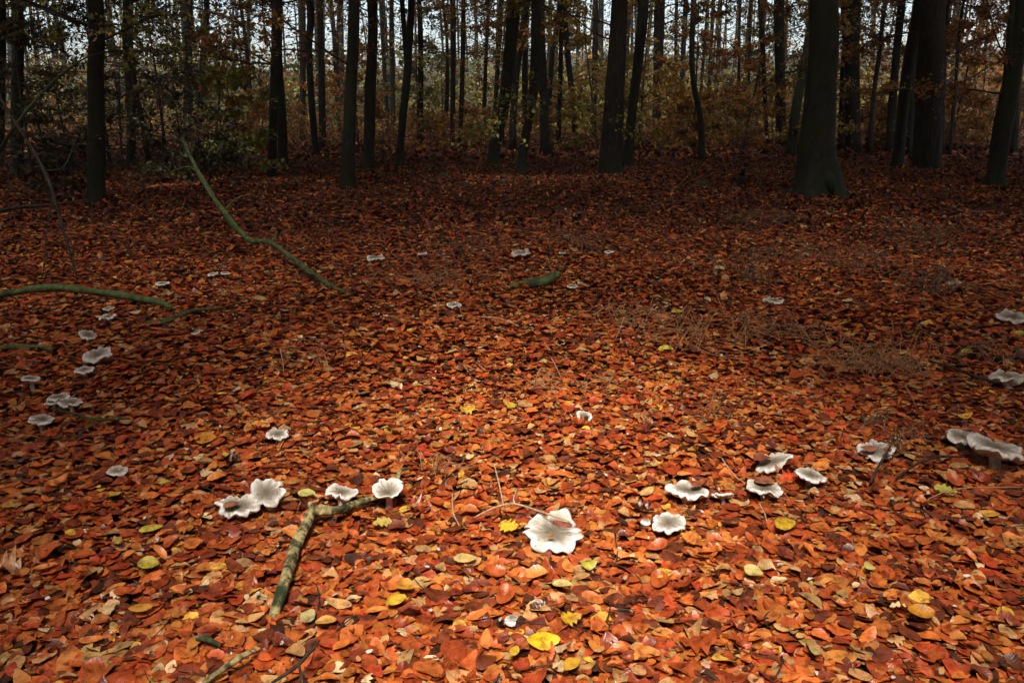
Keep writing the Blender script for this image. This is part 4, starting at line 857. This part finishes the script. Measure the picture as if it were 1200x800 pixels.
SAP = [
 (284, 190, 14.8, 1.7, 1.0, 75, 'lime', 'yellow green sapling left of the crossing pair of trunks'),
 (262, 190, 22, 2.6, 1.3, 80, 'orange', 'orange leaved sapling behind the yellow green one at the left'),
 (310, 178, 25, 1.6, 1.2, 70, 'orange', 'low orange sapling beside the crossing pair of trunks'),
 (345, 175, 30, 2.2, 1.4, 70, 'orange', 'low orange sapling right of the crossing pair'),
 (395, 172, 32, 2.4, 1.5, 70, 'orange', 'orange sapling behind the nearest straight trunk'),
 (450, 172, 30, 1.6, 1.5, 80, 'orange', 'rusty sapling left of the forked dark trunk'),
 (505, 176, 27, 1.0, 1.6, 90, 'orange', 'low rusty undergrowth sapling right of the forked dark trunk'),
 (520, 170, 33, 3.2, 1.8, 70, 'olive', 'tall olive sapling behind the close pair of slim trunks'),
 (555, 174, 30, 1.2, 1.6, 70, 'orange', 'low brown sapling left of the big curved trunk'),
 (660, 172, 28, 1.3, 1.5, 60, 'orange', 'low rusty sapling right of the upright dark trunk'),
 (680, 165, 33, 4.2, 2.0, 90, 'yellow', 'tall golden sapling left of the stout middle trunk'),
 (655, 160, 36, 4.8, 2.0, 80, 'yellow', 'tall golden sapling seen above the green leaf sprays'),
 (755, 172, 26, 2.6, 1.6, 100, 'yellow', 'golden sapling right of the slanting middle pair'),
 (785, 172, 28, 2.6, 1.5, 90, 'orange', 'rusty sapling left of the S shaped trunk'),
 (800, 178, 23, 1.3, 1.4, 90, 'orange', 'low orange sapling at the left foot of the S shaped trunk'),
 (835, 175, 26, 1.3, 1.5, 110, 'yellow', 'low glowing sapling just right of the S shaped trunk'),
 (850, 168, 30, 3.2, 2.0, 110, 'orange', 'broad orange sapling right of the S shaped trunk'),
 (885, 165, 32, 3.6, 1.9, 100, 'olive', 'tall olive sapling left of the thickest trunk'),
 (905, 172, 28, 2.0, 1.5, 80, 'orange', 'orange sapling close left of the thickest trunk'),
 (970, 170, 30, 3.8, 1.8, 80, 'olive', 'olive sapling between the thickest and the broad dark trunk'),
 (1022, 172, 28, 3.2, 1.7, 100, 'orange', 'orange sapling right of the broad dark trunk'),
 (1035, 176, 25, 1.4, 1.3, 80, 'orange', 'low orange sapling at the foot of the tilted slim trunk'),
 (1125, 174, 26, 1.8, 1.6, 120, 'orange', 'low orange sapling right of the stout furrowed trunk'),
 (1140, 170, 30, 3.4, 1.9, 100, 'orange', 'tall rusty sapling left of the forked trunk at the right'),
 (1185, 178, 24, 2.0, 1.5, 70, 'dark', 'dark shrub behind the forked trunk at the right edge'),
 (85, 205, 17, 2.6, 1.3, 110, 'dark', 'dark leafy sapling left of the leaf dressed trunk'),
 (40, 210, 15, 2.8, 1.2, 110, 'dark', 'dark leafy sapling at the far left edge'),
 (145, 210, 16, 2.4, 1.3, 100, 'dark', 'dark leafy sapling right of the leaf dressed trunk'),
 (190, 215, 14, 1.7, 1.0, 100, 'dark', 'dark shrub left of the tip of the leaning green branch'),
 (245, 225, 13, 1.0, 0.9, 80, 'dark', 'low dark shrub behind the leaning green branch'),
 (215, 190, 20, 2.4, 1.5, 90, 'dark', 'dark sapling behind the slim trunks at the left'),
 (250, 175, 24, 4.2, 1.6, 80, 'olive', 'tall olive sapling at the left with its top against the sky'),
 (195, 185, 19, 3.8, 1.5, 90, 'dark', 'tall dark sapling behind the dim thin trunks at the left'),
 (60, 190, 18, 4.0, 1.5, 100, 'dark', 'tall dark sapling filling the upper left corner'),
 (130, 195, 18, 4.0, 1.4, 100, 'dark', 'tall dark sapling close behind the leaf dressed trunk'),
 (420, 168, 27, 4.6, 1.6, 60, 'orange', 'tall thin orange sapling left of the wavy trunk'),
 (490, 170, 27, 4.4, 1.6, 60, 'olive', 'tall olive sapling behind the slim upright trunk'),
 (590, 168, 26, 4.6, 1.7, 70, 'orange', 'tall orange sapling behind the big curved trunk'),
 (702, 168, 24, 4.4, 1.6, 90, 'yellow', 'tall golden sapling close left of the stout middle trunk'),
 (748, 166, 25, 4.6, 1.7, 90, 'yellow', 'tall golden sapling above the slanting trunk of the middle pair'),
 (812, 168, 25, 4.6, 1.6, 80, 'orange', 'tall orange sapling rising behind the S shaped trunk'),
 (868, 170, 24, 4.2, 1.6, 80, 'orange', 'tall orange sapling behind the two thin stems'),
 (935, 172, 22, 4.4, 1.5, 90, 'yellow', 'tall yellow green sapling left behind the thickest trunk'),
 (1015, 172, 24, 4.4, 1.6, 90, 'orange', 'tall orange sapling with its top right of the broad dark trunk'),
 (1062, 172, 25, 4.4, 1.6, 80, 'orange', 'tall orange sapling behind the leaning trunk'),
 (1112, 172, 24, 4.2, 1.6, 80, 'orange', 'tall rusty sapling right behind the stout furrowed trunk'),
 (1160, 175, 24, 4.4, 1.6, 80, 'orange', 'tallest rusty sapling at the right before the forked trunk'),
 (75, 240, 11, 0.8, 0.7, 60, 'dark', 'low dark brushwood at the foot of the leaf dressed trunk'),
]
for s in SAP: sapling(*s)

# arching mossy sapling at the left edge
Yq = 6.5
stick('arching_branch', [atY(-60, 300, Yq), atY(-20, 215, Yq), atY(0, 176, Yq), atY(20, 145, Yq), atY(48, 110, Yq + .2), atY(75, 85, Yq + .4), atY(105, 66, Yq + .6), atY(140, 58, Yq + .9)],
      [.016, .015, .013, .012, .010, .008, .006, .003], M_DIM, 'long dim green branch arching in from the left edge in front of the trunks', n=34, sides=8, bump=.08,
      sub=[('side_twig', [atY(48, 110, Yq + .2), atY(75, 112, Yq), atY(105, 100, Yq)], (.006, .003)), ('side_twig', [atY(30, 132, Yq + .1), atY(60, 125, Yq + .3), atY(90, 128, Yq + .3)], (.005, .002))])
stick('dark_branch', [atY(-5, 105, 6.0), atY(15, 140, 6.0), atY(40, 178, 6.0), atY(58, 215, 5.9), atY(72, 262, 5.8), atY(92, 330, 5.7)], [.010, .010, .012, .012, .010, .006], M_TWIG,
      'dark drooping branch hanging to the ground at the far left', n=30, sides=8, sub=[('side_twig', [atY(52, 200, 6.0), atY(75, 195, 6.1), atY(90, 160, 6.3)], (.006, .003)), ('side_twig', [atY(62, 230, 5.9), atY(55, 270, 5.8), atY(50, 330, 5.6)], (.005, .003)),
      ('side_twig', [atY(66, 245, 5.9), atY(84, 285, 5.7), atY(86, 325, 5.6)], (.004, .002))])
stick('dark_branch', [atY(-20, 252, 8.0), atY(20, 243, 8.0), atY(60, 240, 8.1), atY(110, 233, 8.3)], [.02, .018, .014, .008], M_TWIG, 'dark crooked branch lying at the foot of the leaf dressed trunk', n=16, sides=8)

# ------------------------------------------------------------------ stumps, mounds
def mound(px, py, wpx, h, label, name='moss_mound', cat='mound'):
    p = at(px, py); R = wpx / 2 * depth(p) / F
    nr, nt_ = 7, 22; V = []; th = np.linspace(0, 6.283, nt_, endpoint=False); ph = rng.uniform(0, 6.28, 4)
    for k in range(nr):
        u = k / (nr - 1); rr = R * np.cos(u * 1.45) * (1 + .18 * np.sin(3 * th + ph[0]) + .12 * np.sin(5 * th + ph[1] + u * 2) + rng.normal(0, .05, nt_))
        V.append(np.stack([rr * np.cos(th), rr * .8 * np.sin(th), h * np.sin(u * 1.45) * (1 + .15 * np.sin(2 * th + ph[2])) - .03 + 0 * th], -1))
    V = np.concatenate(V); T = []
    for k in range(nr - 1):
        j = np.arange(nt_); jn = (j + 1) % nt_; T.append(np.stack([k * nt_ + j, k * nt_ + jn, (k + 1) * nt_ + jn, (k + 1) * nt_ + j], -1))
    V = np.vstack([V, [[0, 0, h * .98]]]); j = np.arange(nt_); tip = np.stack([(nr - 1) * nt_ + j, (nr - 1) * nt_ + (j + 1) % nt_, np.full(nt_, len(V) - 1), np.full(nt_, len(V) - 1)], -1)
    Tq = np.concatenate(T); Tt = np.concatenate([Tq[:, [0, 1, 2]], Tq[:, [0, 2, 3]], tip[:, :3]])
    tag(link(name, mesh_np(name, V, Tt, None, M_MOUND), None, p), label, cat)
mound(520, 207, 12, .10, 'small dark lump right of the forked dark trunk')
mound(545, 221, 11, .12, 'dark mossy lump in front of the close pair of slim trunks')
mound(592, 216, 24, .08, 'flat dark mossy mound in front of the big curved trunk')
mound(822, 218, 17, .12, 'rounded dark mound in front of the S shaped trunk')
mound(1052, 226, 40, .12, 'wide mossy mound in front of the stout furrowed trunk')
mound(930, 203, 10, .10, 'dark mossy lump at the left root of the thickest trunk')
mound(650, 268, 20, .06, 'low dark moss patch behind the greyish mushroom')
mound(683, 281, 22, .05, 'low green moss patch left of the far white mushroom')
stick('broken_stump', [g3(868, 214, -.02), g3(869, 206, .02), atY(872, 199, at(868, 214).y)], [.07, .06, .025], M_OAK, 'small broken stump splintered at the top, left of the thickest trunk', 'stump', n=12, sides=12, bump=.2)
stick('leaning_snag', [g3(864, 187, 0), atY(868, 176, at(864, 187).y), atY(871, 168, at(864, 187).y)], [.03, .025, .012], M_OAK, 'short snag leaning right among the low saplings', 'snag', n=8, sides=7)
Yk = at(958, 229).y
def knot(px, py, w, h):
    t = Tubes(); Yf = Yk - 0.30
    c = spline([atY(px - w * .2, py - h, Yf + .06), atY(px, py, Yf), atY(px + w * .2, py + h, Yf + .02)], 12)
    u = np.linspace(0, 1, 12); rr = w / 2 * Yf / F * np.sqrt(np.clip(1 - (2 * u - 1) ** 2, .02, 1)); t.add(c, rr, 12, bump=.1, seed=px); return t
big = [o for o in C.objects if o.get('label', '').startswith('thickest smooth beech')][0]
for a in ((973, 214, 11, 14),): link('burl', knot(*a).mesh('burl', M_BEECH, big.location), big)
for a in ([(938, 222), (922, 227), (900, 227)], [(975, 226), (984, 229), (996, 229)], [(950, 229), (945, 234), (936, 237)]):
    t = Tubes(); pts = [g3(x, y, .05 - .04 * k) for k, (x, y) in enumerate(a)]
    t.add(spline(pts, 10), np.linspace(.085, .02, 10), 12, bump=.12, seed=a[0][0]); link('root', t.mesh('root', M_BEECH, big.location), big)

# ------------------------------------------------------------------ the far wood and the wood all round
def wood(name, trunks, clumps, seed, tall, lsize, kinds, per):
    r = np.random.default_rng(seed)
    t = Tubes()
    for (x, y, rad) in trunks:
        z = float(gz(x, y)); dx, dy = r.normal(0, .5, 2)
        t.add(spline([(x, y, z - .1), (x + dx * .3, y + dy * .3, tall * .4), (x + dx, y + dy, tall)], 8), np.linspace(rad, rad * .45, 8), 7, cap=False, bump=.05, seed=x)
        for k in range(5):
            h = r.uniform(2, tall * .7); a = r.uniform(0, 6.28); ln = r.uniform(1, 3)
            t.add(spline([(x, y, h), (x + math.cos(a) * ln * .5, y + math.sin(a) * ln * .5, h + .3), (x + math.cos(a) * ln, y + math.sin(a) * ln, h + r.uniform(.2, 1.4))], 4), [.04, .03, .02, .012], 3, cap=False)
    V, T = t.arrays()
    o = link(name, mesh_np(name, V, T, None, M_FARBARK_SHADE)); tag(o, kind='stuff')
    return o
# far wood ahead: trunks and undergrowth between 40 and 95 m
r = np.random.default_rng(5)
ft = []
for k in range(230):
    y = r.uniform(40, 95); ft.append((r.uniform(-.72, .72) * y, y, r.uniform(.06, .2)))
far_wood = wood('far_wood', ft, None, 6, 13, .2, None, 0)
P = []; K = []; Z_ = []
def hue(x, y):                                # leaf colours across the wood, dark standing for shaded foliage
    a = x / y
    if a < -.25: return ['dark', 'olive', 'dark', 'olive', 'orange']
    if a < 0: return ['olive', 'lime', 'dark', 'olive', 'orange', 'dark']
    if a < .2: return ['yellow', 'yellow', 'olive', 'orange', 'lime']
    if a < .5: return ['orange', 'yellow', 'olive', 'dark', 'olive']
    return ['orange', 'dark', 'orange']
for k in range(2600):
    y = r.uniform(36, 105); x = r.uniform(-.78, .78) * y; h = r.uniform(.2, 5.4) * (0.35 + .65 * r.random()) * (0.5 + 0.5 * min(1, y / 80))
    n = 40; q = np.stack([r.normal(x, 1.1, n), r.normal(y, 1.0, n), np.abs(r.normal(h, .4, n)) + .05], -1); P.append(q)
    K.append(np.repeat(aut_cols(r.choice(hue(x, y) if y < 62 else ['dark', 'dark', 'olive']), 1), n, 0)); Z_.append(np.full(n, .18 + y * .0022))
for k in range(700):                          # low brush between the nearer trunks
    y = r.uniform(23, 40); x = r.uniform(-.72, .72) * y; h = r.uniform(.1, .9)
    n = 36; P.append(np.stack([r.normal(x, .7, n), r.normal(y, .7, n), np.abs(r.normal(h, .25, n)) + .05], -1)); K.append(np.repeat(aut_cols(r.choice(['orange', 'orange', 'dark', 'orange']), 1), n, 0)); Z_.append(np.full(n, .085))
for k in range(2400):                          # loose crowns against the sky
    y = r.uniform(32, 80); x = r.uniform(-.75, .75) * y; h = r.uniform(2.5, 9.5)
    n = 30; P.append(np.stack([r.normal(x, 1.0, n), r.normal(y, 1.0, n), r.normal(h, .35, n)], -1)); K.append(np.repeat(aut_cols(r.choice(hue(x, y)), 1), n, 0)); Z_.append(np.full(n, .14))
P = np.concatenate(P); K = np.concatenate(K) * rng.uniform(.6, 1.3, (len(P), 1)); n = len(P); Z_ = np.concatenate(Z_)
fl = leaves(T_FLAT, P, Z_ * rng.uniform(.7, 1.4, n), rng.uniform(0, 6.28, n), rng.normal(0, .8, n), rng.normal(0, .8, n), K, .15, .62, 0)
o = link('far_undergrowth', leaf_mesh('far_undergrowth', fl, M_CROWN)); tag(o, kind='stuff')
hx = np.linspace(-260, 260, 70); hy = np.linspace(104, 230, 22); HX, HY = np.meshgrid(hx, hy); u = np.clip((HY - 104) / 60, 0, 1)
HZ_ = -0.5 + (u * u * (3 - 2 * u)) * (10.5 + 1.6 * np.sin(HX * .03) + .9 * np.sin(HX * .09 + 1) + .5 * np.sin(HX * .31 + HY * .2)) + r.normal(0, .25, HX.shape) * u
hid = np.arange(HX.size).reshape(HX.shape); hq = np.stack([hid[:-1, :-1], hid[:-1, 1:], hid[1:, 1:], hid[1:, :-1]], -1).reshape(-1, 4)
M_HILL = plain_noise('wooded_hill', (0.010, 0.013, 0.008), (0.030, 0.026, 0.013), .9, 1.6)
tag(link('hill', mesh_np('hill', np.stack([HX, HY, HZ_], -1).reshape(-1, 3), hq, None, M_HILL)), kind='structure')
# wood behind and beside the viewer; its unseen boughs are shaped to place light
bt = []
for k in range(60):
    a = r.uniform(0, 6.283); d = r.uniform(4.5, 22); x, y = d * math.sin(a), d * math.cos(a) - 1
    if y > 0 and abs(x) < .72 * y + 1.5: continue
    bt.append((x, y, r.uniform(.10, .28)))
wood('surrounding_wood', bt, None, 9, 12, .2, None, 0)
P = []
n = 95000; x = r.uniform(-18, 18, n); y = r.uniform(-15, 17.5, n)
z = 3.6 + 2.6 * r.random(n) + 0.05 * np.abs(x) + np.clip(y, 0, None) * .03; q = np.stack([x, y, z], -1)
q = q[(q[:, 2] > H + np.clip(q[:, 1], 0, None) * 0.125 + 0.9) & (r.random(len(q)) < np.interp(q[:, 1], [0.5, 2.5, 4.0, 6.5], [1.0, .6, .62, .93]))]; P.append(q[keep_gap(q)])  # leaf cover thinned along y to grade the light on the ground
n = 48000; a = r.uniform(0, 6.283, n); d = r.uniform(7, 20, n); x, y = d * np.sin(a), d * np.cos(a); z = r.uniform(.2, 7, n)  # unseen leaf wall, added to block light from behind and the sides
q = np.stack([x, y, z], -1); q = q[(q[:, 1] < 0) | (np.abs(q[:, 0]) > .70 * q[:, 1] + 2)]; P.append(q[keep_gap(q)])
P = np.concatenate(P); n = 66000; y = np.where(r.random(n) < .27, r.uniform(17, 34, n), r.uniform(34, 108, n)); x = r.uniform(-1, 1, n) * (14 + .75 * y); z = H + y * .125 + 1.0 + r.uniform(0, 3, n)  # far canopy above the view, added to hold back the sun
q = np.stack([x, y, z], -1); cl = join([leaf_cloud(P, .38, 'orange', flat=.5), leaf_cloud(q[keep_gap(q)], .62, 'orange', flat=.4)])
o = link('shading_boughs', leaf_mesh('shading_boughs', cl, M_CROWN)); tag(o, kind='stuff')  # unseen boughs, added to block and shape the light

# ------------------------------------------------------------------ air
def box(name, lo, hi):
    V = [(x, y, z) for x in (lo[0], hi[0]) for y in (lo[1], hi[1]) for z in (lo[2], hi[2])]
    T = [(0, 1, 3, 2), (4, 6, 7, 5), (0, 4, 5, 1), (2, 3, 7, 6), (0, 2, 6, 4), (1, 5, 7, 3)]
    return mesh_np(name, V, T, None, None, smooth=False)
hm = bpy.data.materials.new('haze'); hm.use_nodes = True
for nn in list(hm.node_tree.nodes):
    if nn.type == 'BSDF_PRINCIPLED': hm.node_tree.nodes.remove(nn)
pv = hm.node_tree.nodes.new('ShaderNodeVolumePrincipled'); pv.inputs['Density'].default_value = 0.0004; pv.inputs['Color'].default_value = (0.9, 0.93, 0.95, 1)
hm.node_tree.links.new(pv.outputs[0], hm.node_tree.nodes['Material Output'].inputs['Volume'])
hz_me = box('haze', (-305, -305, -1.6), (305, 605, 22)); hz_me.materials.append(hm)
tag(link('haze', hz_me), kind='stuff')
